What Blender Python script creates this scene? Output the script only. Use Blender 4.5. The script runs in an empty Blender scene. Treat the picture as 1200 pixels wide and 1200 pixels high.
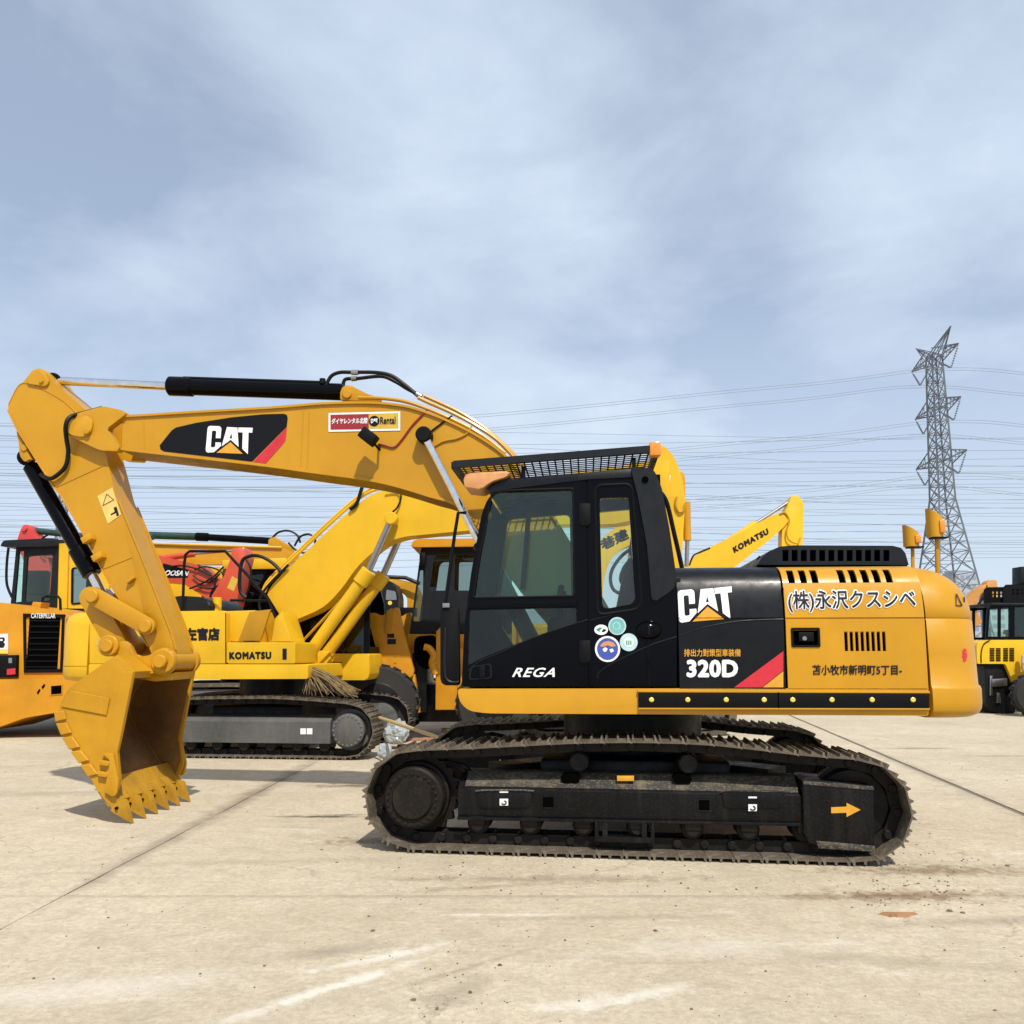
import bpy, bmesh, math, random
from mathutils import Vector, Matrix
from mathutils.geometry import tessellate_polygon
random.seed(7)
sc = bpy.context.scene
COL = sc.collection
R = math.radians

# ------------------------------------------------------------------ camera
FPX, PROW, TILT, CAMH = 1000.0, 647.0, R(6.7), 1.51
cam = bpy.data.objects.new('camera', bpy.data.cameras.new('camera'))
COL.objects.link(cam)
cam.location = (0, 0, CAMH)
cam.rotation_euler = (R(90) + TILT, 0, 0)
cam.data.sensor_width = 36
cam.data.lens = 36 * FPX / 1200
cam.data.shift_y = (PROW - 600) / 1200
cam.data.clip_end = 6000
cam.data.clip_start = 0.05
sc.camera = cam

# ------------------------------------------------------------------ sky and sun
SUN_TRAVEL = Vector((-0.22, 0.72, -1.0)).normalized()
to_sun = -SUN_TRAVEL
SUN_EL = math.asin(to_sun.z)
SUN_ROT = math.atan2(to_sun.x, to_sun.y)
w = bpy.data.worlds.new('World'); sc.world = w; w.use_nodes = True
nt = w.node_tree; nt.nodes.clear()
def N(t, **k):
    n = nt.nodes.new(t)
    for a, b in k.items(): setattr(n, a, b)
    return n
out = N('ShaderNodeOutputWorld'); bg = N('ShaderNodeBackground')
sky = N('ShaderNodeTexSky', sky_type='NISHITA')
sky.sun_disc = False; sky.sun_elevation = SUN_EL; sky.sun_rotation = SUN_ROT
sky.air_density = 1.0; sky.dust_density = 1.0; sky.ozone_density = 1.6
bg.inputs['Strength'].default_value = 0.10
# thin cloud sheet: noise on the direction projected to a high plane
tc = N('ShaderNodeTexCoord'); sep = N('ShaderNodeSeparateXYZ')
nt.links.new(tc.outputs['Generated'], sep.inputs[0])
zz = N('ShaderNodeMath', operation='ADD'); zz.inputs[1].default_value = 0.16
zc = N('ShaderNodeMath', operation='MAXIMUM'); zc.inputs[1].default_value = 0.02
nt.links.new(sep.outputs['Z'], zz.inputs[0]); nt.links.new(zz.outputs[0], zc.inputs[0])
dx = N('ShaderNodeMath', operation='DIVIDE'); dy = N('ShaderNodeMath', operation='DIVIDE')
nt.links.new(sep.outputs['X'], dx.inputs[0]); nt.links.new(zc.outputs[0], dx.inputs[1])
nt.links.new(sep.outputs['Y'], dy.inputs[0]); nt.links.new(zc.outputs[0], dy.inputs[1])
cmb = N('ShaderNodeCombineXYZ')
nt.links.new(dx.outputs[0], cmb.inputs[0]); nt.links.new(dy.outputs[0], cmb.inputs[1])
n1 = N('ShaderNodeTexNoise'); n1.inputs['Scale'].default_value = 0.8; n1.inputs['Detail'].default_value = 8; n1.inputs['Roughness'].default_value = 0.5; n1.inputs['Distortion'].default_value = 0.15
mp = N('ShaderNodeMapping'); mp.inputs['Location'].default_value = (8.3, 4.4, 0); mp.inputs['Rotation'].default_value = (0, 0, 0.6); mp.inputs['Scale'].default_value = (1.0, 1.0, 1)
nt.links.new(cmb.outputs[0], mp.inputs[0]); nt.links.new(mp.outputs[0], n1.inputs['Vector'])
rp = N('ShaderNodeValToRGB'); rp.color_ramp.elements[0].position = 0.38; rp.color_ramp.elements[1].position = 0.66
rp.color_ramp.elements[0].color = (0.40, 0.40, 0.40, 1); rp.color_ramp.elements[1].color = (1, 1, 1, 1)
n2w = N('ShaderNodeTexNoise'); n2w.inputs['Scale'].default_value = 2.3; n2w.inputs['Detail'].default_value = 10; n2w.inputs['Roughness'].default_value = 0.58; n2w.inputs['Distortion'].default_value = 0.35
nt.links.new(mp.outputs[0], n2w.inputs['Vector'])
cadd = N('ShaderNodeMath', operation='MULTIPLY_ADD'); cadd.inputs[1].default_value = 0.42
csub = N('ShaderNodeMath', operation='SUBTRACT'); csub.inputs[1].default_value = 0.21
nt.links.new(n1.outputs['Fac'], csub.inputs[0]); nt.links.new(n2w.outputs['Fac'], cadd.inputs[0]); nt.links.new(csub.outputs[0], cadd.inputs[2])
nt.links.new(cadd.outputs[0], rp.inputs[0])
# humid air: everything whitens towards the horizon
hz = N('ShaderNodeMapRange'); hz.inputs['From Min'].default_value = 0.0; hz.inputs['From Max'].default_value = 0.75
hz.inputs['To Min'].default_value = 0.90; hz.inputs['To Max'].default_value = 0.0
nt.links.new(sep.outputs['Z'], hz.inputs['Value'])
mx = N('ShaderNodeMath', operation='MAXIMUM')
nt.links.new(rp.outputs[0], mx.inputs[0]); nt.links.new(hz.outputs[0], mx.inputs[1])
mixc = N('ShaderNodeMixRGB'); mixc.inputs['Color2'].default_value = (5.4, 6.25, 7.45, 1)
nt.links.new(mx.outputs[0], mixc.inputs['Fac']); nt.links.new(sky.outputs[0], mixc.inputs['Color1'])
nt.links.new(mixc.outputs[0], bg.inputs['Color']); nt.links.new(bg.outputs[0], out.inputs[0])

sun = bpy.data.objects.new('sun', bpy.data.lights.new('sun', 'SUN'))
COL.objects.link(sun)
sun.data.energy = 3.6; sun.data.angle = R(0.9); sun.data.color = (1.0, 0.95, 0.86)
sun.rotation_euler = SUN_TRAVEL.to_track_quat('-Z', 'Y').to_euler()
sun.location = (3, -6, 14)
vs = sc.view_settings
vs.view_transform = 'Standard'; vs.look = 'None'; vs.gamma = 1; vs.use_curve_mapping = False
vs.exposure = 0.38
sc.cycles.max_bounces = 8; sc.cycles.transparent_max_bounces = 12
sc.cycles.use_denoising = True

# ------------------------------------------------------------------ photo geometry helpers
def ray(px, py):
    x = px - 600; u = PROW - py
    return (x, FPX * math.cos(TILT) - u * math.sin(TILT), FPX * math.sin(TILT) + u * math.cos(TILT))
def ground(px, py, z=0.0):
    d = ray(px, py); s = (z - CAMH) / d[2]
    return d[0] * s, d[1] * s
class Frame:
    """a machine's own axes: u along it (to the right), v away from the viewer, z up"""
    def __init__(s, ox, oy, yaw):
        s.o = (ox, oy); s.yaw = yaw
        s.u = (math.cos(yaw), -math.sin(yaw)); s.v = (math.sin(yaw), math.cos(yaw))
    def at(s, px, py, v):
        d = ray(px, py)
        k = (s.o[0] * s.v[0] + s.o[1] * s.v[1] + v) / (d[0] * s.v[0] + d[1] * s.v[1])
        p = (d[0] * k - s.o[0], d[1] * k - s.o[1])
        return (p[0] * s.u[0] + p[1] * s.u[1], CAMH + d[2] * k)
    def p3(s, px, py, v):
        a = s.at(px, py, v); return Vector((a[0], v, a[1]))
    def w(s, px, py, v):
        a = s.at(px, py, v); return Vector((s.o[0] + a[0] * s.u[0] + v * s.v[0], s.o[1] + a[0] * s.u[1] + v * s.v[1], a[1]))
    def L(s, pts, v): return [s.at(x, y, v) for x, y in pts]

# ------------------------------------------------------------------ mesh helpers
def area2(p): return sum(p[i][0] * p[(i + 1) % len(p)][1] - p[(i + 1) % len(p)][0] * p[i][1] for i in range(len(p)))
def fillet(poly, r, n=4):
    """round every corner of a polygon"""
    o = []
    m = len(poly)
    for i in range(m):
        a, b, c = Vector(poly[i - 1]), Vector(poly[i]), Vector(poly[(i + 1) % m])
        rr = r[i] if isinstance(r, (list, tuple)) else r
        d1, d2 = (a - b), (c - b)
        l1, l2 = d1.length, d2.length
        if rr <= 0 or l1 < 1e-6 or l2 < 1e-6: o.append(tuple(b)); continue
        d1 /= l1; d2 /= l2
        k = min(rr, l1 * .48, l2 * .48)
        p, q = b + d1 * k, b + d2 * k
        for j in range(n + 1):
            t = j / n
            o.append(tuple((1 - t) ** 2 * p + 2 * t * (1 - t) * b + t * t * q))
    return o
def spline(pts, n=6, closed=False):
    P = [Vector(p) for p in pts]; o = []
    m = len(P)
    rng = range(m) if closed else range(m - 1)
    for i in rng:
        p0 = P[i - 1] if (closed or i > 0) else P[0]
        p1 = P[i]; p2 = P[(i + 1) % m]
        p3 = P[(i + 2) % m] if (closed or i + 2 < m) else P[-1]
        for j in range(n):
            t = j / n
            o.append(.5 * ((2 * p1) + (p2 - p0) * t + (2 * p0 - 5 * p1 + 4 * p2 - p3) * t * t + (3 * p1 - p0 - 3 * p2 + p3) * t ** 3))
    if not closed: o.append(P[-1])
    return o
def offset_line(pts, d):
    """parallel copy of an open polyline, to its left for d>0"""
    o = []
    P = [Vector(p) for p in pts]
    for i, p in enumerate(P):
        t = (P[min(i + 1, len(P) - 1)] - P[max(i - 1, 0)]).normalized()
        o.append(tuple(p + Vector((-t.y, t.x)) * d))
    return o
class B:
    def __init__(s): s.v = []; s.f = []
    def add(s, vs, fs):
        o = len(s.v); s.v += [tuple(x) for x in vs]; s.f += [[i + o for i in f] for f in fs]; return s
    def addbm(s, bm, M=None):
        bm.verts.index_update()
        s.add([(M @ v.co if M else v.co) for v in bm.verts], [[v.index for v in f.verts] for f in bm.faces])
        bm.free(); return s
    def prism(s, poly, v0, v1, bev=0.0, seg=2):
        if area2(poly) < 0: poly = poly[::-1]
        n = len(poly)
        if bev <= 0:
            vs = [(p[0], v0, p[1]) for p in poly] + [(p[0], v1, p[1]) for p in poly]
            fs = [list(range(n)), list(range(2 * n - 1, n - 1, -1))] + [[i, i + n, (i + 1) % n + n, (i + 1) % n] for i in range(n)]
            return s.add(vs, fs)
        bm = bmesh.new()
        a = [bm.verts.new((p[0], v0, p[1])) for p in poly]; b = [bm.verts.new((p[0], v1, p[1])) for p in poly]
        fa = bm.faces.new(a); fb = bm.faces.new(b[::-1])
        for i in range(n): bm.faces.new((a[i], b[i], b[(i + 1) % n], a[(i + 1) % n]))
        bmesh.ops.bevel(bm, geom=list(fa.edges) + list(fb.edges), offset=bev, segments=seg, affect='EDGES', profile=.5, clamp_overlap=True)
        return s.addbm(bm)
    def plate(s, outer, holes, v0, v1):
        rings = [outer] + holes
        flat = [p for r in rings for p in r]
        tri = tessellate_polygon([[Vector((p[0], p[1], 0)) for p in r] for r in rings])
        n = len(flat)
        vs = [(p[0], v0, p[1]) for p in flat] + [(p[0], v1, p[1]) for p in flat]
        fs = [list(t) for t in tri] + [[i + n for i in t[::-1]] for t in tri]
        o = 0
        for r in rings:
            m = len(r)
            for i in range(m):
                j = (i + 1) % m
                fs.append([o + i, o + i + n, o + j + n, o + j])
            o += m
        return s.add(vs, fs)
    def box(s, a, b, bev=0.0, M=None, seg=2):
        bm = bmesh.new(); bmesh.ops.create_cube(bm, size=1)
        for v in bm.verts:
            v.co = Vector([(a[i] + b[i]) / 2 + v.co[i] * (b[i] - a[i]) for i in range(3)])
        if bev > 0: bmesh.ops.bevel(bm, geom=list(bm.edges), offset=bev, segments=seg, affect='EDGES', profile=.5, clamp_overlap=True)
        return s.addbm(bm, M)
    def cyl(s, p0, p1, r, r1=None, seg=18, bev=0.0):
        p0, p1 = Vector(p0), Vector(p1); r1 = r if r1 is None else r1
        d = (p1 - p0); L = d.length; q = d.to_track_quat('Z', 'Y').to_matrix()
        prof = [(0, 0), (r - bev, 0), (r, bev), (r1, L - bev), (r1 - bev, L), (0, L)] if bev > 0 else [(0, 0), (r, 0), (r1, L), (0, L)]
        return s.lathe(prof, p0, q, seg)
    def lathe(s, prof, p0=(0, 0, 0), q=None, seg=24):
        p0 = Vector(p0); q = q or Matrix.Identity(3)
        vs = []; fs = []; rings = []
        for (r, h) in prof:
            if r < 1e-6: rings.append([len(vs)]); vs.append(p0 + q @ Vector((0, 0, h)))
            else:
                rings.append(list(range(len(vs), len(vs) + seg)))
                vs += [p0 + q @ Vector((r * math.cos(2 * math.pi * k / seg), r * math.sin(2 * math.pi * k / seg), h)) for k in range(seg)]
        for a, b in zip(rings, rings[1:]):
            for k in range(seg):
                k2 = (k + 1) % seg
                if len(a) == 1 and len(b) == 1: continue
                if len(a) == 1: fs.append([a[0], b[k2], b[k]])
                elif len(b) == 1: fs.append([a[k], a[k2], b[0]])
                else: fs.append([a[k], a[k2], b[k2], b[k]])
        return s.add(vs, fs)
    def tube(s, pts, r, seg=8, closed=False):
        P = [Vector(p) for p in pts]; n = len(P); vs = []; fs = []
        t = (P[1] - P[0]).normalized(); up = Vector((0, 0, 1)) if abs(t.z) < .9 else Vector((1, 0, 0))
        x = t.cross(up).normalized()
        for i in range(n):
            t = ((P[(i + 1) % n] - P[i - 1]) if closed else (P[min(i + 1, n - 1)] - P[max(i - 1, 0)])).normalized()
            x = (x - t * x.dot(t)).normalized(); y = t.cross(x)
            rr = r[i] if isinstance(r, (list, tuple)) else r
            vs += [P[i] + (x * math.cos(2 * math.pi * k / seg) + y * math.sin(2 * math.pi * k / seg)) * rr for k in range(seg)]
        for i in range(n if closed else n - 1):
            j = (i + 1) % n
            fs += [[i * seg + k, i * seg + (k + 1) % seg, j * seg + (k + 1) % seg, j * seg + k] for k in range(seg)]
        if not closed: fs += [list(range(seg))[::-1], list(range((n - 1) * seg, n * seg))]
        return s.add(vs, fs)
    def bar(s, p0, p1, w, h=None):
        """square bar between two points"""
        h = h or w; p0, p1 = Vector(p0), Vector(p1)
        M = Matrix.Translation((p0 + p1) / 2) @ (p1 - p0).to_track_quat('Z', 'Y').to_matrix().to_4x4()
        L = (p1 - p0).length
        return s.box((-w / 2, -h / 2, -L / 2), (w / 2, h / 2, L / 2), M=M)
    def loft(s, rings, cap=True, closed=True):
        n = len(rings[0]); vs = [p for r in rings for p in r]; fs = []
        for i in range(len(rings) - 1):
            for k in range(n if closed else n - 1):
                fs.append([i * n + k, i * n + (k + 1) % n, (i + 1) * n + (k + 1) % n, (i + 1) * n + k])
        if cap and closed: fs += [list(range(n))[::-1], list(range((len(rings) - 1) * n, len(rings) * n))]
        return s.add(vs, fs)
    def mesh(s, name, sharp=32):
        me = bpy.data.meshes.new(name); me.from_pydata(s.v, [], s.f); me.validate()
        bm = bmesh.new(); bm.from_mesh(me); bmesh.ops.recalc_face_normals(bm, faces=bm.faces)
        for f in bm.faces: f.smooth = True
        bm.to_mesh(me); bm.free()
        me.set_sharp_from_angle(angle=R(sharp))
        return me
    def build(s, name, mat, parent=None, label=None, sharp=32, rotz=None):
        return link(name, s.mesh(name, sharp), mat, parent, label, rotz)
def link(name, me, mat, parent=None, label=None, rotz=None):
    if mat and not me.materials: me.materials.append(mat)
    o = bpy.data.objects.new(name, me); COL.objects.link(o)
    if parent: o.parent = parent
    if label: o['label'] = label
    if rotz: o.rotation_euler.z = rotz
    return o
def thing(name, label, cat, loc=(0, 0, 0), rotz=0.0, group=None):
    o = bpy.data.objects.new(name, None); COL.objects.link(o); o.location = loc; o.rotation_euler.z = rotz
    o.empty_display_size = .3
    return tag(o, label, cat, group)
def tag(o, label, cat, group=None):
    o['label'] = label; o['category'] = cat
    if group: o['group'] = group
    return o

# ------------------------------------------------------------------ lettering and decals
_txt = {}
def text_geo(body, shear=0.0, spacing=1.0):
    k = (body, shear, spacing)
    if k in _txt: return _txt[k]
    c = bpy.data.curves.new('lettering', 'FONT'); c.body = body; c.shear = shear; c.space_character = spacing
    c.resolution_u = 3
    o = bpy.data.objects.new('lettering', c); COL.objects.link(o)
    bpy.context.view_layer.update()
    me = bpy.data.meshes.new_from_object(o.evaluated_get(bpy.context.evaluated_depsgraph_get()))
    V = [(v.co.x, v.co.y) for v in me.vertices]; Fc = [list(p.vertices) for p in me.polygons]
    bpy.data.objects.remove(o); bpy.data.curves.remove(c); bpy.data.meshes.remove(me)
    _txt[k] = (V, Fc); return V, Fc
def affine(ll, lr, ul):
    def f(a, b): return (ll[0] + a * (lr[0] - ll[0]) + b * (ul[0] - ll[0]), ll[1] + a * (lr[1] - ll[1]) + b * (ul[1] - ll[1]))
    return f
def decal(name, parent, body, ll, lr, ul, fr, v, mat, bold=0.0, shear=0.0, spacing=1.0, vf=None):
    """lettering that fills the given box on the plane v of a machine; weight comes from stacked shifted layers of film"""
    A, Bb, Cc = fr.at(*ll, v), fr.at(*lr, v), fr.at(*ul, v)
    m = affine(A, Bb, Cc); b_ = B()
    if isinstance(body, str):
        V, Fc = text_geo(body, shear, spacing)
        x0, x1 = min(p[0] for p in V) - bold, max(p[0] for p in V) + bold; y0, y1 = min(p[1] for p in V) - bold, max(p[1] for p in V) + bold
        sh = [(0, 0)] + ([(bold * math.cos(R(45 * k)), bold * math.sin(R(45 * k))) for k in range(8)] + [(bold * .5 * math.cos(R(90 * k)), bold * .5 * math.sin(R(90 * k))) for k in range(4)] if bold else [])
        for i, (sx, sy) in enumerate(sh):
            vs = []
            for p in V:
                u, z = m((p[0] + sx - x0) / (x1 - x0), (p[1] + sy - y0) / (y1 - y0)); vs.append((u, (vf(z) if vf else v) - i * .00018, z))
            b_.add(vs, Fc)
    else:
        V, Fc = body; vs = []
        for a, b in V:
            u, z = m(a, b); vs.append((u, v, z))
        bm = bmesh.new(); vv = [bm.verts.new(p) for p in vs]
        for f in Fc: bm.faces.new([vv[i] for i in f])
        if vf:
            z0, z1 = min(p[2] for p in vs), max(p[2] for p in vs)
            for k in range(1, 14): bmesh.ops.bisect_plane(bm, geom=bm.verts[:] + bm.edges[:] + bm.faces[:], plane_co=(0, 0, z0 + (z1 - z0) * k / 14), plane_no=(0, 0, 1))
            for q in bm.verts: q.co.y = vf(q.co.z)
        b_.addbm(bm)
    return b_.build(name, mat, parent)
def patch(name, parent, pts, fr, v, mat, vf=None, thick=0.0):
    P = fr.L(pts, v)
    b = B()
    if thick: b.prism(P, v, v + thick)
    else: b.add([(u, (vf(z) if vf else v), z) for u, z in P], [list(range(len(P)))])
    return b.build(name, mat, parent)
def polygeo(polys):
    V = []; Fc = []
    for outer, holes in polys:
        rings = [outer] + holes
        tri = tessellate_polygon([[Vector((p[0], p[1], 0)) for p in r] for r in rings])
        o = len(V); V += [p for r in rings for p in r]; Fc += [[i + o for i in t] for t in tri]
    return V, Fc
def nrm(pts): return [((x - 90) / 407, (568 - y) / 256) for x, y in pts]
LOGO_LETTERS = polygeo([
    (nrm([(92, 350), (98, 334), (114, 326), (195, 322), (210, 330), (217, 345), (220, 430), (176, 432), (174, 374), (168, 366), (142, 367), (135, 376), (141, 508), (148, 518), (172, 516), (180, 506), (178, 470), (228, 468), (231, 498), (176, 560), (120, 568), (104, 560), (98, 540)]), []),
    (nrm([(265, 324), (360, 321), (390, 494), (312, 436), (238, 502)]), [nrm([(300, 424), (312, 378), (324, 424)])]),
    (nrm([(368, 320), (497, 312), (497, 356), (464, 358), (480, 552), (424, 508), (412, 361), (370, 363)]), [])])
LOGO_TRI = polygeo([(nrm([(198, 563), (312, 456), (434, 552)]), [])])

# ------------------------------------------------------------------ materials
def mat_base(name):
    m = bpy.data.materials.new(name); m.use_nodes = True
    t = m.node_tree; p = t.nodes['Principled BSDF']
    return m, t, p
def nd(t, typ, **k):
    n = t.nodes.new(typ)
    for a, b in k.items(): setattr(n, a, b)
    return n
def noise(t, scale, detail=4, rough=.55, vec=None, dist=0.0):
    n = nd(t, 'ShaderNodeTexNoise'); n.inputs['Scale'].default_value = scale; n.inputs['Detail'].default_value = detail
    n.inputs['Roughness'].default_value = rough; n.inputs['Distortion'].default_value = dist
    if vec: t.links.new(vec, n.inputs['Vector'])
    return n
def rng(t, src, a, b, c, d):
    n = nd(t, 'ShaderNodeMapRange'); n.inputs['From Min'].default_value = a; n.inputs['From Max'].default_value = b
    n.inputs['To Min'].default_value = c; n.inputs['To Max'].default_value = d; t.links.new(src, n.inputs['Value']); return n.outputs[0]
def mixc_(t, fac, a, b, blend='MIX'):
    n = nd(t, 'ShaderNodeMixRGB', blend_type=blend)
    for i, x in ((0, fac), (1, a), (2, b)):
        if hasattr(x, 'links') or hasattr(x, 'is_linked'): t.links.new(x, n.inputs[i])
        elif isinstance(x, (int, float)): n.inputs[i].default_value = x
        else: n.inputs[i].default_value = (*x, 1)
    return n.outputs[0]
def obj_vec(t, scale=(1, 1, 1)):
    c = nd(t, 'ShaderNodeTexCoord'); m = nd(t, 'ShaderNodeMapping'); m.inputs['Scale'].default_value = scale
    t.links.new(c.outputs['Object'], m.inputs[0]); return m.outputs[0]
def paint(name, col, rough=.38, var=.10, coat=.25, dirt=.25, dirtcol=(.25, .19, .11), metal=0.0, streak=True, bump=.004, fine=0.0, spec=.5):
    """sprayed or worn surface: slow colour drift, streaks of dust, uneven gloss"""
    m, t, p = mat_base(name)
    v = obj_vec(t); vz = obj_vec(t, (6, 6, .7))
    n = noise(t, 1.3, 5, .6, v); n2 = noise(t, 9, 6, .65, v); n3 = noise(t, 1.6, 6, .7, vz); n4 = noise(t, 60, 3, .6, v)
    dark = tuple(c * (1 - var * 2.2) for c in col); lite = tuple(min(1, c * (1 + var)) for c in col)
    c = mixc_(t, rng(t, n.outputs['Fac'], .3, .7, 0, 1), dark, lite)
    f = rng(t, n3.outputs['Fac'] if streak else n2.outputs['Fac'], .5, .8, 0, dirt)
    c = mixc_(t, f, c, dirtcol)
    if fine: c = mixc_(t, rng(t, n4.outputs['Fac'], .52, .68, 0, fine), c, dirtcol)
    t.links.new(c, p.inputs['Base Color'])
    t.links.new(rng(t, n2.outputs['Fac'], .3, .75, rough * .75, min(1, rough * 1.5)), p.inputs['Roughness'])
    p.inputs['Coat Weight'].default_value = coat; p.inputs['Coat Roughness'].default_value = .12
    p.inputs['Metallic'].default_value = metal; p.inputs['Specular IOR Level'].default_value = spec
    b = nd(t, 'ShaderNodeBump'); b.inputs['Strength'].default_value = .35; b.inputs['Distance'].default_value = bump
    t.links.new(n2.outputs['Fac'], b.inputs['Height']); t.links.new(b.outputs[0], p.inputs['Normal'])
    return m
def plain(name, col, rough=.5, metal=0.0, spec=.5):
    m, t, p = mat_base(name)
    n = noise(t, 14, 4, .6, obj_vec(t))
    t.links.new(mixc_(t, rng(t, n.outputs['Fac'], .3, .7, 0, 1), tuple(c * .86 for c in col), tuple(min(1, c * 1.08) for c in col)), p.inputs['Base Color'])
    p.inputs['Roughness'].default_value = rough; p.inputs['Metallic'].default_value = metal; p.inputs['Specular IOR Level'].default_value = spec
    return m
def glass(name, tint, refl=1.0):
    m = bpy.data.materials.new(name); m.use_nodes = True; t = m.node_tree; t.nodes.clear()
    o = nd(t, 'ShaderNodeOutputMaterial'); tr = nd(t, 'ShaderNodeBsdfTransparent'); gl = nd(t, 'ShaderNodeBsdfGlossy'); fr = nd(t, 'ShaderNodeFresnel'); mx_ = nd(t, 'ShaderNodeMixShader')
    df = nd(t, 'ShaderNodeBsdfDiffuse'); df.inputs['Color'].default_value = (.3, .3, .26, 1); m2 = nd(t, 'ShaderNodeMixShader')
    tr.inputs['Color'].default_value = (*tint, 1); gl.inputs['Roughness'].default_value = .02; fr.inputs['IOR'].default_value = 1.5
    n = noise(t, 3.0, 5, .7, obj_vec(t, (1, 1, .6)))
    t.links.new(rng(t, n.outputs['Fac'], .45, .8, 0.0, .035), m2.inputs[0])
    t.links.new(fr.outputs[0], mx_.inputs[0]); t.links.new(tr.outputs[0], mx_.inputs[1]); t.links.new(gl.outputs[0], mx_.inputs[2])
    t.links.new(mx_.outputs[0], m2.inputs[1]); t.links.new(df.outputs[0], m2.inputs[2]); t.links.new(m2.outputs[0], o.inputs[0])
    return m
M = {}
M['cat'] = paint('excavator_yellow_paint', (.515, .252, .009), .34, .06, .08, .16, (.36, .17, .02), bump=.001, fine=.05, spec=.32)
M['cat_old'] = paint('bucket_yellow_paint', (.50, .245, .008), .46, .12, .03, .35, (.34, .16, .02), fine=.22, spec=.3)
M['tooth'] = paint('tooth_yellow_paint', (.47, .24, .012), .5, .2, .0, .5, (.20, .11, .03), fine=.45, spec=.3)
M['black'] = paint('black_gloss_paint', (.0018, .0019, .0032), .13, .15, .03, .05, (.02, .02, .02), bump=.0004, spec=.10)
M['panel'] = paint('anthracite_panel_paint', (.0045, .0053, .0072), .36, .12, .03, .06, (.025, .025, .025), bump=.0005, spec=.22)
M['cover'] = paint('charcoal_cover_paint', (.0095, .0115, .015), .45, .12, .0, .15, (.04, .04, .04), spec=.2)
M['rubber'] = plain('black_rubber', (.0035, .0035, .004), .6, spec=.14)
M['hose'] = plain('hose_rubber', (.006, .006, .006), .5, spec=.2)
M['frame'] = paint('undercarriage_black', (.0042, .0046, .0062), .38, .2, .0, .34, (.045, .039, .028), fine=.22, spec=.18)
M['dusty'] = paint('dusty_undercarriage', (.035, .032, .026), .8, .25, 0, .8, (.22, .18, .11), streak=False, fine=.6)
M['shoe'] = paint('track_shoe_steel', (.085, .068, .049), .62, .45, 0, .85, (.30, .245, .165), metal=.1, streak=False, fine=.65)
M['link'] = paint('track_link_steel', (.012, .0105, .009), .5, .3, 0, .45, (.045, .027, .018), streak=False, fine=.3, spec=.2)
M['chrome'] = plain('chrome_rod', (.78, .78, .78), .10, 1.0)
M['steel'] = plain('bare_steel', (.42, .41, .40), .32, 1.0)
M['dark'] = plain('dark_interior', (.002, .002, .002), .9, spec=0.0)  # near black: shade inside openings and slots is put into the colour
M['seat'] = plain('grey_seat_cloth', (.055, .052, .055), .9)
M['white'] = plain('white_film', (.80, .80, .80), .4)
M['red'] = plain('red_film', (.54, .02, .035), .4)
M['yfilm'] = plain('yellow_film', (.64, .31, .022), .4)
M['blackfilm'] = plain('black_film', (.005, .005, .006), .35, spec=.2)
M['navy'] = plain('dark_lettering', (.009, .011, .018), .5, spec=.2)
M['pale'] = plain('pale_label', (.72, .50, .14), .5)
M['reflector'] = plain('reflector_amber', (.80, .58, .10), .25)
M['warn'] = plain('warning_label', (.60, .38, .045), .45)
M['peach'] = plain('faded_orange_plastic', (.58, .27, .10), .5)
M['amber'] = plain('amber_lens', (.72, .25, .03), .25)
M['sticker_teal'] = plain('teal_sticker', (.16, .42, .40), .35)
M['sticker_blue'] = plain('blue_sticker', (.05, .08, .36), .35)
M['sticker_pale'] = plain('pale_sticker', (.45, .62, .66), .35)
M['green'] = plain('safety_green', (.0, .28, .11), .4)
M['glass'] = glass('green_tinted_glass', (.80, .96, .87)); M['glass_clear'] = glass('clear_glass', (.90, .95, .93)); M['inside_brown'] = paint('brown_bucket_inside', (.27, .125, .022), .7, .3, 0, .5, (.12, .055, .02), streak=False, fine=.5)
M['glass_dark'] = glass('smoked_glass', (.52, .60, .57))
M['kom'] = paint('bright_yellow_paint', (.71, .415, .012), .38, .06, .08, .18, (.45, .26, .03), bump=.001, spec=.32)
M['kom2'] = paint('lemon_yellow_paint', (.73, .435, .014), .4, .05, .08, .12, (.45, .26, .03), bump=.001, spec=.32)
M['loader_o'] = paint('loader_orange_paint', (.60, .258, .009), .42, .1, .05, .26, (.34, .16, .03), bump=.001, spec=.32)
M['orange'] = paint('orange_red_paint', (.58, .07, .022), .42, .1, .2, .2, (.36, .10, .05))
M['redp'] = paint('faded_red_paint', (.58, .045, .038), .45, .1, .1, .15, (.45, .12, .1))
M['greytrack'] = paint('grey_track_frame', (.085, .085, .08), .6, .2, 0, .5, (.17, .15, .12), fine=.3)
M['tyre'] = plain('tyre_rubber', (.018, .017, .016), .8)
M['sleeve'] = paint('green_sleeve', (.008, .045, .035), .6, .3, 0, .3, (.02, .08, .06))
M['galv'] = plain('galvanised_steel', (.17, .19, .215), .6, .2)
M['wire'] = plain('aluminium_wire', (.22, .25, .30), .5, .2)

# ================================================================== the big excavator in front
YU, YT = R(5.0), R(7.2)
CX, CY = 1.0942, 7.9184
FU = Frame(CX, CY, YU); FT = Frame(CX, CY, YT)
EX = thing('crawler_excavator', 'large yellow and black crawler excavator in the foreground, bucket resting on the concrete', 'excavator', (CX, CY, 0), -YU)
DT = -(YT - YU)

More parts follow.
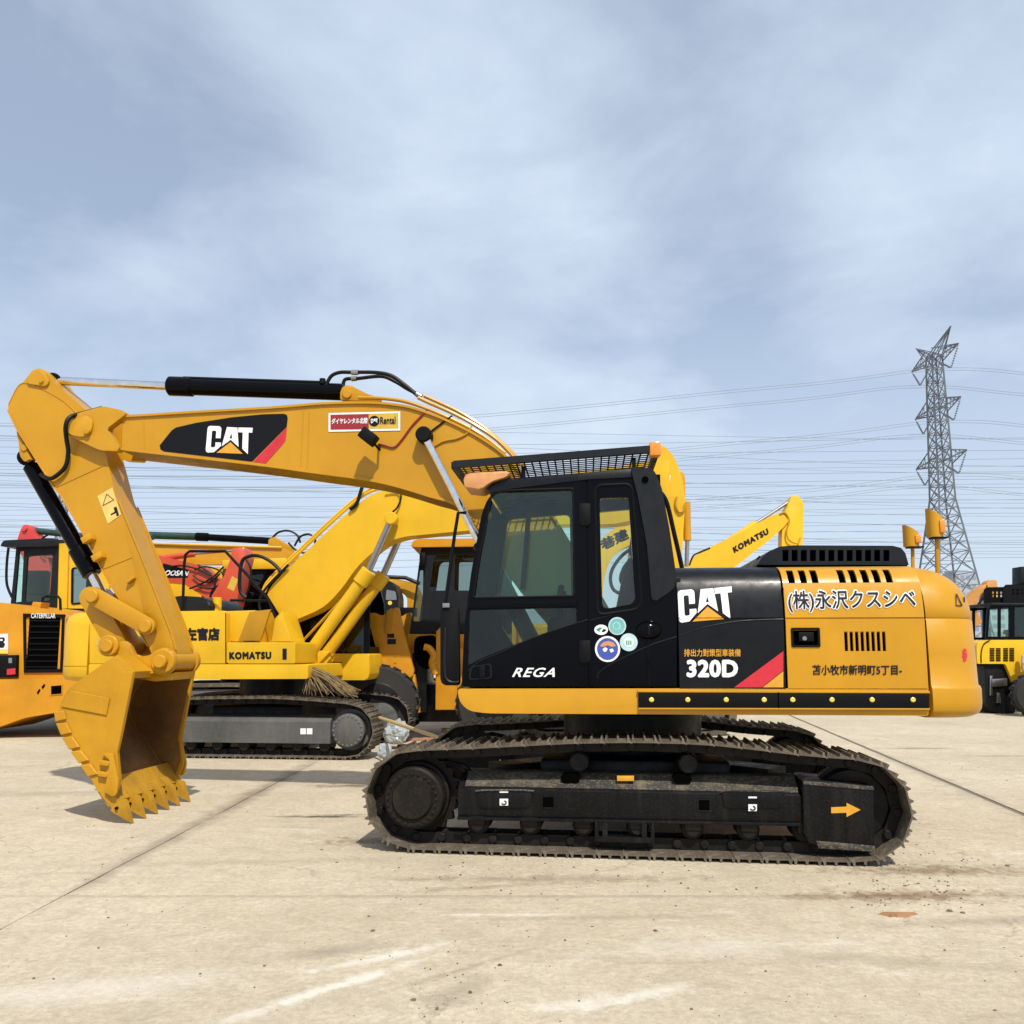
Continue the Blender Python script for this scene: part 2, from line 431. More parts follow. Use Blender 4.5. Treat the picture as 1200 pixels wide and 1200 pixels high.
# ---- tracks
def closed_resample(pts, n):
    P = [Vector(p) for p in pts]; m = len(P)
    seg = [(P[(i + 1) % m] - P[i]).length for i in range(m)]; tot = sum(seg); o = []
    for k in range(n):
        d = tot * k / n; i = 0
        while d > seg[i]: d -= seg[i]; i += 1
        o.append(P[i] + (P[(i + 1) % m] - P[i]) * (d / seg[i]))
    return o, tot
def track_path(c0, r0, c1, r1, top):
    """clockwise loop: up round the left wheel, along the top, down round the right wheel, back on the ground"""
    p = [(c0[0] + r0 * math.cos(a), c0[1] + r0 * math.sin(a)) for a in [R(270 - 15 * k) for k in range(13)]]
    p += top
    p += [(c1[0] + r1 * math.cos(a), c1[1] + r1 * math.sin(a)) for a in [R(90 - 15 * k) for k in range(13)]]
    return p
SHOE_PROFILE = [(-.1, 0), (-.1, .012), (-.092, .040), (-.082, .040), (-.074, .012), (-.012, .012), (-.006, .037), (.006, .037), (.012, .012), (.066, .012), (.072, .037), (.084, .037), (.09, .012), (.106, .004), (.106, -.008), (.09, 0)]
def make_track(parent, path, n, v0, v1, rotz, shoe_mat, link_mat, shoes=True):
    pts, tot = closed_resample(path, n); pitch = tot / n; k = pitch / .2
    vc = (v0 + v1) / 2
    lb = B(); mats = []
    for i in range(n):
        a, b = pts[i], pts[(i + 1) % n]
        t = (b - a).normalized(); nn = Vector((-t.y, t.x)); mid = (a + b) / 2
        X = Vector((t.x, 0, t.y)); Z = Vector((nn.x, 0, nn.y)); Y = Z.cross(X)
        Mx = Matrix.Identity(4)
        for r in range(3): Mx[r][0] = X[r]; Mx[r][1] = Y[r]; Mx[r][2] = Z[r]; Mx[r][3] = (mid.x, vc, mid.y)[r]
        mats.append(Mx)
        for s in (-1, 1):
            q = B(); e = .012 if i % 2 else 0
            q.prism(fillet([(-.115 * k, -.082), (.085 * k, -.082), (.115 * k, -.05), (.095 * k, -.004), (-.095 * k, -.004), (-.125 * k, -.035)], .015, 2), s * .085 - .014 + e * s, s * .085 + .014 + e * s)
            lb.add([Mx @ Vector(p) for p in q.v], q.f)
        q = B().cyl((.1 * k, -.128, -.046), (.1 * k, .128, -.046), .033, seg=12, bev=.005)
        lb.add([Mx @ Vector(p) for p in q.v], q.f)
    tr = lb.build('track', link_mat, parent, rotz=rotz)
    hw = (v1 - v0) / 2
    prof = [(a * k, b) for a, b in SHOE_PROFILE]
    sm = B().prism(prof, -hw, hw).mesh('track_shoe', 25); sm.materials.append(shoe_mat)
    for Mx in mats:
        o = link('track_shoe', sm, None, tr); j = Matrix.Rotation(random.uniform(-.012, .012), 4, 'Y')
        o.matrix_local = Mx @ j
    return tr
SPC, IDC = (-1.69, .40), (1.59, .39)
PATH = track_path(SPC, .36, IDC, .35, [(-1.3, .775), (-1.05, .792), (-.5, .828), (-.035, .842), (.3, .84), (.536, .832), (.85, .805), (1.17, .768)])
for v0, v1 in ((-1.47, -.87), (.87, 1.47)):
    make_track(EX, PATH, 44, v0, v1, DT, M['shoe'], M['link'])
def xprism(b, poly, u0, u1):
    """section in (v, z), pulled along u"""
    return b.loft([[(u0, p[0], p[1]) for p in poly], [(u1, p[0], p[1]) for p in poly]])
for s in (-1, 1):
    u0 = FT.at(537, 940, -1.36)[0]; u1 = FT.at(939, 945, -1.36)[0]
    zt = FT.at(740, 927, -1.36)[1]; zb = FT.at(740, 963, -1.36)[1]; zu = FT.at(740, 908, -1.22)[1]
    sec = [(-1.36, zb), (-1.37, zb + .03), (-1.37, zt - .01), (-1.355, zt + .005), (-1.2, zu), (-.98, zu), (-.98, zb)]
    b = B(); xprism(b, [(p[0] * -s, p[1]) for p in sec] if s > 0 else sec, u0, u1)
    fr = b.build('track_frame', M['frame'], EX, rotz=DT)
    b = B(); ss = [(-1.349, zt + .012), (-1.203, zu + .005), (-1.05, zu + .005), (-1.05, zu - .004), (-1.2, zu - .004), (-1.345, zt + .004)]
    xprism(b, [(p[0] * -s, p[1]) for p in ss] if s > 0 else ss, u0 + .05, u1 - .01)
    b.build('dust_layer', M['dusty'], fr)
    if s < 0:
        # reinforcing lips, openings and marks on the near side
        for xa, xb in ((559, 624), (846, 918)):
            P = FT.L(fillet([(xa, 928), (xb, 928), (xb - 3, 946), (xa + 3, 946)], 3), -1.372)
            B().prism(P, -1.384, -1.372, .004).build('lift_pad', M['frame'], fr)
            B().tube([(p[0], -1.386, p[1]) for p in FT.L([(xa - 2, 927), (xa + 10, 926), (xb - 12, 926), (xb + 2, 927)], -1.386)], .008, 6).build('weld_bead', M['dusty'], fr)
        for xa, ya in ((642.5, 940), (825, 943.5)):
            P = FT.L([(xa - 6.5, ya - 6), (xa + 6.5, ya - 6), (xa + 6.5, ya + 6), (xa - 6.5, ya + 6)], -1.3725)
            B().plate(fillet([(p[0] + (p[0] - sum(q[0] for q in P) / 4) * .22, p[1] + (p[1] - sum(q[1] for q in P) / 4) * .22) for p in P], .006, 2), [P[::-1]], -1.379, -1.366).build('opening_rim', M['frame'], fr)
            B().prism(P, -1.3735, -1.369).build('frame_opening', M['dark'], fr)
        for xa in (669, 799):
            P = fillet(FT.L([(xa - 11, 905), (xa + 11, 905), (xa + 11, 917), (xa - 11, 917)], -1.25), .04)
            B().prism(P, -1.31, -1.22).build('frame_slot', M['dark'], fr)
        P = FT.L([(723, 909), (743, 909), (743, 915), (723, 915)], -1.3)
        B().prism(P, -1.32, -1.28, .004).build('yellow_tag', M['yfilm'], fr)
        for xa, ya in ((590.5, 940), (882, 946.5)):
            patch('sticker', fr, [(xa - 5, ya - 4), (xa + 5, ya - 4), (xa + 5, ya + 4), (xa - 5, ya + 4)], FT, -1.3875, M['white'])
            hk = FT.p3(xa, ya, -1.389)
            B().tube([hk + Vector((.018 * math.cos(a), 0, .014 * math.sin(a) - .003)) for a in [R(-160 + 30 * k) for k in range(9)]], .005, 5).build('hook_mark', M['blackfilm'], fr)
            patch('sticker', fr, [(xa - 5, ya - 13), (xa + 5, ya - 13), (xa + 5, ya - 11), (xa - 5, ya - 11)], FT, -1.3875, M['white'])
        b = B(); P = [(840, 966), (938, 968), (938, 972), (536, 963.5), (536, 959.5)]
        b.prism(FT.L([(536, 957), (938, 964.5), (938, 968), (536, 960.5)], -1.38), -1.39, -1.37, .003).build('lower_rail', M['frame'], fr)
        # guard step below the middle rollers
        b = B(); b.prism(FT.L([(697, 962), (701, 962), (701, 980), (763, 982), (763, 964), (767, 964), (767, 988), (697, 986)], -1.38), -1.40, -1.30, .004)
        b.prism(FT.L([(706, 964), (712, 964), (712, 984), (706, 984)], -1.38), -1.39, -1.3)
        b.prism(FT.L([(752, 964), (758, 964), (758, 985), (752, 985)], -1.38), -1.39, -1.3).build('roller_guard', M['frame'], EX, rotz=DT)
    vf = lambda a: -s * a if s > 0 else a
    # idler end box
    P = FT.L(fillet([(940, 915), (946, 913), (1024, 921), (1025, 998), (958, 994), (942, 982)], [4, 4, 5, 8, 10, 6], 3), -1.40)
    y0, y1 = sorted((vf(-1.405), vf(-1.02)))
    ib = B().prism(P, y0, y1, .015).build('idler_cover', M['frame'], EX, rotz=DT)
    if s < 0:
        b = B().prism(FT.L([(941, 914.5), (1023, 921.5), (1024, 926), (941, 919)], -1.40), -1.412, -1.06, .004).build('cover_lip', M['dusty'], ib)
        b = B().prism(FT.L([(956, 985), (1025, 991), (1025, 998), (959, 994)], -1.40), -1.41, -1.2, .004).build('cover_edge', M['dusty'], ib)
        patch('direction_arrow', ib, [(974, 946), (992, 945.2), (992, 940.8), (1008.5, 949), (992, 957.5), (992, 952.5), (974, 953)], FT, -1.408, M['yfilm'])
    # wheels
    b = B(); b.cyl((IDC[0], vf(-1.25), IDC[1]), (IDC[0], vf(-1.09), IDC[1]), .27, seg=40, bev=.02); b.cyl((IDC[0], vf(-1.21), IDC[1]), (IDC[0], vf(-1.13), IDC[1]), .295, seg=40)
    b.cyl((IDC[0], vf(-1.33), IDC[1]), (IDC[0], vf(-1.0), IDC[1]), .1, seg=24, bev=.01).build('idler', M['frame'], EX, rotz=DT)
    b = B(); nt_ = 21
    ring = [(SPC[0] + (.285 if k % 2 else .335) * math.cos(math.pi * k / nt_), SPC[1] + (.285 if k % 2 else .335) * math.sin(math.pi * k / nt_)) for k in range(2 * nt_)]
    y0, y1 = sorted((vf(-1.2), vf(-1.14)))
    b.prism(ring, y0, y1, .006, 1).build('sprocket', M['link'], EX, rotz=DT)
    q = Vector((0, vf(-1) , 0)).to_track_quat('Z', 'Y').to_matrix()
    b = B().lathe([(0, .265), (.150, .265), (.158, .250), (.165, .240), (.215, .240), (.232, .225), (.238, .17), (.238, .1), (.255, .09), (.255, .0), (0, 0)], (SPC[0], vf(-1.19), SPC[1]), q, 48)
    hub = b.build('final_drive', M['link'], EX, rotz=DT)
    bolt = B().cyl((0, 0, 0), (0, vf(-.016), 0), .012, seg=6).mesh('hub_bolt'); bolt.materials.append(M['link'])
    for k in range(24):
        a = 2 * math.pi * k / 24; o_ = link('hub_bolt', bolt, None, hub); o_.location = (SPC[0] + .19 * math.cos(a), vf(-1.43), SPC[1] + .19 * math.sin(a))
    for k in range(7):
        uu = -1.2 + k * .405
        b = B()
        for a in (-1.27, -1.09): b.cyl((uu, vf(a) - .04, .205), (uu, vf(a) + .04, .205), .085, seg=20, bev=.012)
        b.cyl((uu, vf(-1.35), .205), (uu, vf(-1.0), .205), .05, seg=14)
        b.box((uu - .06, vf(-1.345) - .02, .2), (uu + .06, vf(-1.345) + .02, .31), .01)
        b.build('track_roller', M['link'], EX, rotz=DT)
    for uu in (-.42, .40):
        b = B().cyl((uu, vf(-1.33), .68), (uu, vf(-1.07), .68), .075, seg=20, bev=.012); b.box((uu - .04, vf(-1.1) - .03, .5), (uu + .04, vf(-1.1) + .03, .66))
        b.build('carrier_roller', M['frame'], EX, rotz=DT)
    b = B().tube([(p.x, vf(p.y), p.z) for p in spline([FT.p3(522, 893, -1.2), FT.p3(535, 896, -1.2), FT.p3(546, 900, -1.2), FT.p3(556, 912, -1.1)], 5)], .022, 8).build('drive_hose', M['hose'], EX, rotz=DT)
b = B(); b.box((-.75, -1.0, .36), (.75, 1.0, .66), .03)
for sx in (-1, 1):
    for sy in (-1, 1): b.bar((sx * .5, sy * .5, .52), (sx * 1.1, sy * 1.0, .52), .26, .2)
b.build('car_body', M['frame'], EX, rotz=DT)
B().lathe([(0, 0), (.68, 0), (.68, .12), (.62, .14), (.62, .34), (.7, .36), (.7, .40), (0, .40)], (0, 0, .64), None, 48).build('swing_bearing', M['frame'], EX)

# ---- revolving frame
V0 = -1.37
P = FU.L([(536, 807), (1088, 806.5), (1088, 839), (570, 836), (549, 833), (538, 822)], V0)
P = fillet(P, [.03, .01, .01, .12, .06, .05], 4)
SK = B().prism(P, V0, -V0, .045, 4).build('revolving_frame', M['cat'], EX)
P = FU.L([(748, 811), (1087.5, 812.5), (1087.5, 829.5), (748, 829)], V0)
rail = B().prism(P, V0 - .028, V0 + .01, .006).build('bumper_rail', M['rubber'], EX)
B().prism(FU.L([(747, 808.4), (1088, 809.8), (1088, 812.3), (747, 811)], V0), V0 - .03, V0 + .01, .003).build('rail_lip', M['cat'], rail)
B().prism(FU.L([(748, 829.2), (1088, 829.8), (1088, 831.6), (748, 831)], V0), V0 - .03, V0 + .01, .003).build('rail_lip', M['cat'], rail)
for x in (763.5, 806, 851, 895.5, 929, 975, 1022, 1070):
    c = FU.p3(x, 820, V0 - .028)
    B().lathe([(0, .006), (.012, .006), (.0185, .002), (.0185, -.002), (0, -.002)], c, Vector((0, -1, 0)).to_track_quat('Z', 'Y').to_matrix(), 16).build('reflector', M['reflector'], rail)
B().tube([FU.p3(912, 811, V0 - .03), FU.p3(912.3, 829.6, V0 - .03)], .004, 5).build('rail_joint', M['dark'], rail)

# ---- engine housing: one curved section, black panel then yellow door
ZC = FU.at(800, 725, V0)[1]
SEC = [(1.236, V0), (1.5, V0), (ZC - .006, V0), (ZC - .004, V0 + .012), (ZC + .002, V0 + .012), (ZC + .006, V0 + .003), (1.88, V0 + .014), (1.97, V0 + .034), (2.04, V0 + .055), (2.09, V0 + .085), (2.13, V0 + .125), (2.16, V0 + .185), (2.178, V0 + .26), (2.184, V0 + .35)]
def surf_v(z, lift=.004):
    for (z0, a), (z1, c) in zip(SEC, SEC[1:]):
        if z <= z1: return a + (c - a) * max(0, (z - z0)) / (z1 - z0) - lift
    return SEC[-1][1] - lift
def housing(name, us, slots, mat, back=True, z_extra=()):
    zs = sorted(set([z for z, _ in SEC] + list(z_extra)))
    b = B(); vs = []; fs = []
    for layer in (0, .02):
        for z in zs:
            for u in us: vs.append((u, surf_v(z, 0) + layer, z - layer * .4))
    n = len(us); m = len(zs); full = n * m
    def hole(i, j):
        if i < 0 or j < 0 or i >= n - 1 or j >= m - 1: return True
        uc, zc_ = (us[i] + us[i + 1]) / 2, (zs[j] + zs[j + 1]) / 2
        return any(a < uc < c and d < zc_ < e for a, c, d, e in slots)
    for j in range(m - 1):
        for i in range(n - 1):
            if hole(i, j): continue
            q = [j * n + i, j * n + i + 1, (j + 1) * n + i + 1, (j + 1) * n + i]
            fs.append(q); fs.append([k + full for k in q[::-1]])
            for (di, dj, a, c) in ((0, -1, 0, 1), (1, 0, 1, 2), (0, 1, 2, 3), (-1, 0, 3, 0)):
                if hole(i + di, j + dj): fs.append([q[a], q[a] + full, q[c] + full, q[c]])
    return b.add(vs, fs)
UA, UB, UC, UD = FU.at(795, 735, V0)[0], FU.at(918.5, 735, V0)[0], FU.at(921, 735, V0)[0], FU.at(1084, 735, V0)[0]
SP = housing('side_panel', [UA, (UA + UB) / 2, UB], [], M['panel']).build('side_panel', M['panel'], EX)
slots = []; ub = {UC, UD}; zx = set()
for xa, xb in ((923.5, 931.5), (937.5, 945.5), (951, 959), (983, 991), (996.5, 1004.5), (1010.5, 1018.5), (1024, 1032), (1038, 1046)):
    a, c = FU.at(xa, 673, V0 + .06)[0], FU.at(xb, 673, V0 + .06)[0]; d, e = 2.035, 2.142
    slots.append((a, c, d, e)); ub |= {a, c}; zx |= {d, e}
for k in range(8):
    a = FU.at(989.5 + k * 6.35, 750, V0)[0]; c = FU.at(989.5 + k * 6.35 + 4.0, 750, V0)[0]; d, e = FU.at(1010, 763, V0)[1], FU.at(1010, 740, V0)[1]
    slots.append((a, c, d, e)); ub |= {a, c}; zx |= {d, e}
la, lb_, ld, le = FU.at(929, 747, V0)[0], FU.at(959, 747, V0)[0], FU.at(940, 756.5, V0)[1], FU.at(940, 737.5, V0)[1]
slots.append((la, lb_, ld, le)); ub |= {la, lb_}; zx |= {ld, le}
SD = housing('service_door', sorted(ub), slots, M['cat'], z_extra=zx).build('service_door', M['cat'], EX)
b = B(); b.box((UA + .03, V0 + .03, 1.24), (UD - .01, V0 + .05, 1.75)); b.box((UA + .03, V0 + .14, 1.75), (UD - .01, V0 + .17, 2.05)); b.box((UA + .03, V0 + .25, 2.0), (UD - .01, -V0 - .3, 2.12))
b.build('housing_lining', M['dark'], EX)
b = B(); b.box((UA, V0 + .33, 2.10), (UD, -V0 - .33, 2.186)); b.box((UA, -V0 - .05, 1.24), (UD, -V0, 1.95), .02); b.loft([[(u, -V0 - .02, 1.9), (u, -V0 - .34, 2.18), (u, -V0 - .4, 2.1), (u, -V0 - .06, 1.8)] for u in (UA, UD)])
b.box((UA, V0 + .06, 1.24), (UA + .03, -V0 - .06, 2.08)).build('engine_deck', M['cover'], EX)
# louvre in the oval pressed frame, latch
P = fillet([(la - .012, ld - .012), (lb_ + .012, ld - .012), (lb_ + .012, le + .012), (la - .012, le + .012)], .01, 2); Q = fillet([(la + .004, ld + .004), (lb_ - .004, ld + .004), (lb_ - .004, le - .004), (la + .004, le - .004)], .01, 2)
lt = B().plate(P, [Q[::-1]], V0 - .008, V0 + .02).build('door_latch', M['rubber'], SD)
B().box((la + .045, V0 + .0, ld + .03), (lb_ - .03, V0 + .025, le - .02), .006).build('latch_handle', M['rubber'], lt)
B().cyl(FU.p3(943, 748, V0 - .004), FU.p3(943, 748, V0 + .01), .016, seg=14).build('key_lock', M['steel'], lt)
# crease on the black panel
cr = spline([FU.p3(x, y, V0 - .002) for x, y in ((796, 745), (830, 734), (870, 727.5), (918, 725.5))], 6)
B().tube(cr, .0045, 6).build('panel_crease', M['panel'], SP)
for x in (794, 919.7):
    B().box((FU.at(x, 735, V0)[0] - .006, V0 + .02, 1.25), (FU.at(x, 735, V0)[0] + .006, V0 + .03, 2.0)).build('panel_gap', M['dark'], SP)

# lettering on the housing
lo = lambda z: surf_v(z, .004)
decal('brand_mark', SP, LOGO_LETTERS, (794.3, 730), (858.7, 727.5), (794.3, 689.3), FU, V0, M['white'], vf=lo)
decal('brand_triangle', SP, LOGO_TRI, (794.3, 730), (858.7, 727.5), (794.3, 689.3), FU, V0, M['yfilm'], vf=lambda z: surf_v(z, .005))
decal('model_number', SP, '320D', (804.5, 794), (865, 794), (804.5, 773), FU, V0 - .004, M['white'], .05, spacing=1.06)
decal('small_lettering', SP, '排出力對策型車装備', (801.5, 769.5), (868, 769.5), (801.5, 760.5), FU, V0 - .004, M['yfilm'], .02)
patch('red_stripe', SP, [(860.4, 805.5), (918, 763), (918, 785.5), (893, 805.5)], FU, V0 - .004, M['red'])
patch('yellow_stripe', SP, [(894, 805.5), (918, 786.5), (918, 805.5)], FU, V0 - .004, M['yfilm'])
decal('sign_outline', SD, '(株)永沢クスシベ', (922.6, 719.2), (1075, 717.2), (922.6, 690.4), FU, V0, M['white'], .075, vf=lo)
decal('sign_lettering', SD, '(株)永沢クスシベ', (924, 717.6), (1073.6, 715.6), (924, 692), FU, V0, M['navy'], .018, vf=lambda z: surf_v(z, .008))
decal('address_lettering', SD, '苫小牧市新明町5丁目-', (952, 791), (1057, 791), (952, 779), FU, V0 - .004, M['navy'], .022)

# ---- air intake cover on the deck
VA = -.92
P = FU.L([(887, 662), (893, 653), (902, 645.5), (914, 640.5), (930, 639), (1046, 639.5), (1056, 642), (1061, 648), (1065, 662)], VA)
holes = []
for k in range(12):
    x = 917 + k * 10.75
    holes.append(FU.L([(x, 657.5), (x + 7, 657.5), (x + 7, 644.5), (x, 644.5)], VA))
AC = B().plate(P, holes, VA, VA + .03).build('intake_cover', M['cover'], EX)
B().prism(FU.L([(889, 662), (903, 647), (915, 642), (930, 640.3), (1045, 640.8), (1055, 643.5), (1063, 662)], VA + .03), VA + .06, .92).build('cover_body', M['dark'], AC)
b = B(); pts = FU.L([(887, 662), (893, 653), (902, 645.5), (914, 640.5), (930, 639), (1046, 639.5), (1056, 642), (1061, 648), (1065, 662)], VA)
inn = [(p[0] * .995 + .005, p[1] - .02) for p in pts]
b.loft([[(p[0], VA + .03, p[1]) for p in pts] + [(p[0], VA + .03, p[1]) for p in inn[::-1]], [(p[0], .95, p[1]) for p in pts] + [(p[0], .95, p[1]) for p in inn[::-1]]]).build('cover_top', M['cover'], AC)
B().tube([FU.p3(896, 660, -.7), FU.p3(888, 653, -.7)], .02, 8).build('cover_stud', M['rubber'], EX)

# ---- counterweight: rounded block lofted from level outlines
u0c = FU.at(1087, 735, V0)[0]
def cw_ring(z, d, n=28):
    A, W = .53 - d, 1.375 - d
    o = []
    for k in range(n + 1):
        a = -math.pi / 2 + math.pi * k / n
        c, s_ = math.cos(a), math.sin(a)
        o.append((u0c + (z - 1.7) * -.015 + A * abs(c) ** (2 / 3.0), W * math.copysign(abs(s_) ** (2 / 5.0), s_), z))
    o.append((u0c + .0, W - .02, z)); o.append((u0c + .0, -(W - .02), z))
    return o
levels = [(1.025, .12), (1.032, .07), (1.055, .025), (1.09, .006), (1.14, 0), (1.235, -.002), (1.255, .003), (1.268, .016), (1.5, .020), (ZC - .016, .024), (ZC - .004, .036), (ZC + .010, .026), (1.86, .034), (1.93, .052), (1.99, .078), (2.04, .110), (2.08, .148), (2.115, .195), (2.14, .24), (2.162, .30), (2.176, .36), (2.183, .44)]
CW = B().loft([cw_ring(z, d) for z, d in levels]).build('counterweight', M['cat'], EX, sharp=50)
c = FU.at(1127, 705, -1.1)
def cw_hit(x, y, lift):
    for k in range(400):
        v = -1.6 + 2.2 * k / 400
        u, z = FU.at(x, y, v); d = 0
        for (za, da), (zb_, db) in zip(levels, levels[1:]):
            if za <= z <= zb_: d = da + (db - da) * (z - za) / (zb_ - za)
        A, W = .53 - d, 1.375 - d; uu = u - u0c
        if uu >= 0 and (uu / A) ** 3.0 + (abs(v) / W) ** 5.0 <= 1: return (u - lift * .3, v - lift, z + lift * .3)
    return None
def cw_patch(name, q, mat, lift=.006, n=6, round_=False):
    """lay a four-cornered label on the rounded block"""
    vs = []; fs = []
    for j in range(n + 1):
        for i in range(n + 1):
            s, t = i / n, j / n
            if round_:
                p_, q_ = 2 * s - 1, 2 * t - 1; s, t = .5 + .5 * p_ * math.sqrt(1 - q_ * q_ / 2), .5 + .5 * q_ * math.sqrt(1 - p_ * p_ / 2)
            x = (q[0][0] * (1 - s) + q[1][0] * s) * (1 - t) + (q[3][0] * (1 - s) + q[2][0] * s) * t; y = (q[0][1] * (1 - s) + q[1][1] * s) * (1 - t) + (q[3][1] * (1 - s) + q[2][1] * s) * t
            h = cw_hit(x, y, lift)
            if h is None: return None
            vs.append(h)
    for j in range(n):
        for i in range(n): a = j * (n + 1) + i; fs.append([a, a + 1, a + n + 2, a + n + 1])
    return B().add(vs, fs).build(name, mat, CW)
cw_patch('warning_label', [(1112, 691), (1129, 692.5), (1132, 715), (1114, 715)], M['pale'])
for seg_ in ([(1120, 696.5), (1121, 697), (1121, 710), (1120, 710)], [(1120.5, 696), (1121.5, 696), (1128, 710), (1127, 710.5)], [(1120, 709.3), (1128, 709.8), (1128, 710.8), (1120, 710.3)], [(1129, 700), (1130.5, 700), (1131, 706), (1129.5, 706)]): cw_patch('warning_mark', seg_, M['navy'], .010, 3)
cw_patch('red_reflector', [(1127.5, 760), (1133.5, 760), (1133.5, 776), (1127.5, 776)], M['red'], round_=True)

# mirrors / lamps on posts behind the housing
for (xl, xr, yt, yb, xp, yp, v) in ((1058, 1077, 616, 641, 1069.5, 662, .35), (1085, 1105, 597, 630, 1098, 664, -.75)):
    mr = B()
    ul, zt = FU.at(xl, yt, v); ur, zb = FU.at(xr, yb, v); w_ = ur - ul
    rings = []
    for (z, sl) in ((zb, 0), (zb + .01, 0), (zt - .05, 1), (zt - .04, 1)):
        o = []
        for k in range(15):
            a = math.pi * (k / 14)
            cu = (ul + ur) / 2 - math.cos(a) * w_ / 2
            o.append((cu, v - .07 * math.sin(a) * 1.0, z + sl * (.045 - .09 * (cu - ul) / w_)))
        o += [(ur, v + .02, z + sl * -.045), (ul, v + .02, z + sl * .045)]
        rings.append(o)
    mo = mr.loft(rings).build('mirror', M['cat'], EX)
    B().box(((ul + ur) / 2 + .01, v - .085, zb + .03), (ur - .005, v - .03, zt - .1), .01).build('amber_lens', M['amber'], mo)
    a0 = FU.p3(xp, yb, v); a1 = FU.p3(xp, yp + 4, v); a1.z -= .12
    B().tube([a1, a0 + Vector((0, 0, .03))], .018, 8).build('mirror_post', M['cat_old'], mo)
    B().box((ul + .02, v - .075, zb - .012), (ur + .02, v + .03, zb), .003).build('mirror_rim', M['rubber'], mo)

# ---- cab
VB = -.42
door = FU.L([(541, 804.5), (689, 804.5), (687, 563), (600, 570), (585, 573), (572, 583), (564, 603), (552, 672), (544, 735)], V0)
w1 = fillet(FU.L([(577, 575.5), (671.5, 572.5), (673, 698.5), (554.5, 700.5), (561, 655)], V0), [.05, .02, .02, .03, 0], 4)
w2 = fillet(FU.L([(550, 715), (675.5, 712), (675.5, 730), (621, 748), (563, 772), (548, 780)], V0), .02, 3)
CAB = B().plate(fillet(door, [0.02, 0, 0, 0, .08, .1, .08, 0, 0], 4), [w1[::-1], w2[::-1]], V0, V0 + .05).build('cab_door', M['black'], EX)
def inset(poly, d):
    c = (sum(p[0] for p in poly) / len(poly), sum(p[1] for p in poly) / len(poly))
    return [(p[0] + (p[0] - c[0]) * d, p[1] + (p[1] - c[1]) * d) for p in poly]
B().prism(inset(w1, .02), V0 + .022, V0 + .027).build('window_pane', M['glass'], CAB)
B().prism(inset(w2, .02), V0 + .022, V0 + .027).build('window_pane', M['glass_dark'], CAB)
b = B(); b.tube([(p[0], V0 - .003, p[1]) for p in w1], .009, 6, True).build('window_seal', M['rubber'], CAB)
B().prism(FU.L([(549, 705), (677, 702), (677, 710.5), (548, 713.5)], V0), V0 - .02, V0 + .002, .006).build('door_rail', M['black'], CAB)
cr = [FU.p3(x, y, V0 - .002) for x, y in ((689, 726), (660, 735), (621, 749), (585, 765), (562, 775), (549, 785.5))]
B().tube(spline(cr, 5), .0055, 6).build('door_crease', M['panel'], CAB)
P = fillet(FU.L([(551, 781), (576, 777), (577, 795), (549, 797)], V0), .03)
B().plate(P, [inset(P, -.16)[::-1]], V0 - .006, V0 + .002).build('handle_recess', M['panel'], CAB)
B().prism(FU.L([(562, 780), (569, 779), (569, 794), (562, 794)], V0), V0 - .022, V0, .006).build('door_handle', M['rubber'], CAB)
decal('cab_lettering', CAB, 'REGA', (600, 793.5), (650, 793.5), (602, 782.5), FU, V0 - .003, M['white'], .02, .28, 1.12)
# rear quarter
rq = FU.L([(690.5, 804.5), (793, 804.5), (793, 684), (790, 665), (783, 619), (774, 572), (766, 556), (755, 552), (688.5, 559)], V0)
w3 = fillet(FU.L([(702.5, 584), (736.5, 583), (744.5, 702), (740, 708), (706, 714)], V0), [.03, .02, .04, .02, .05], 4)
RQ = B().plate(rq, [w3[::-1]], V0, V0 + .05).build('cab_side', M['black'], EX)
B().prism(inset(w3, .02), V0 + .022, V0 + .027).build('window_pane', M['glass_clear'], RQ)
P = fillet(FU.L([(697, 569), (740, 567), (752, 706), (746, 714), (700, 721)], V0), .06, 4)
B().tube([(p[0], V0 - .003, p[1]) for p in P], .011, 6, True).build('window_seal', M['rubber'], RQ)
P = fillet(FU.L([(738, 548), (760, 549), (767, 553), (775, 572), (784, 619), (791, 667), (792.5, 684), (787, 692), (766, 706), (763, 700), (758, 640), (749, 580)], V0), [.04, .03, .03, .02, 0, 0, .03, .05, .05, .05, 0, 0], 4)
B().prism(P, V0 - .028, V0 + .3, .02, 3).build('rear_pillar', M['cover'], RQ)
c = FU.p3(756, 562, V0 - .03); B().cyl(c + Vector((0, -.012, 0)), c + Vector((0, .02, 0)), .026, seg=16, bev=.004).build('lamp_socket', M['dark'], RQ)
q = Vector((0, -1, 0)).to_track_quat('Z', 'Y').to_matrix()
dome = B().lathe([(0, .045), (.03, .043), (.06, .035), (.085, .02), (.1, 0), (0, 0)], (0, 0, 0), q, 28)
c = FU.p3(760, 738.5, V0)
dome.v = [(x * 1.0 + c.x, y + c.y, z * .72 + c.z) for x, y, z in dome.v]
hd = dome.build('lock_dome', M['black'], RQ)
B().box((c.x - .012, c.y - .06, c.z - .04), (c.x + .012, c.y - .035, c.z + .035), .005).build('lock_lever', M['rubber'], hd)
B().tube([FU.p3(x, y, V0 - .002) for x, y in ((691, 727), (742, 715)) ], .004, 5).build('side_crease', M['panel'], RQ)
cr = [FU.p3(x, y, V0 - .002) for x, y in ((700, 795), (703, 787), (722, 775), (760, 757), (793, 746))]
B().tube(spline(cr, 6), .005, 6).build('side_crease', M['panel'], RQ)
B().box((FU.at(759.5, 760, V0)[0] - .012, V0 - .006, 1.25), (FU.at(762, 760, V0)[0], V0 + .01, 1.66), .003).build('side_rib', M['black'], RQ)
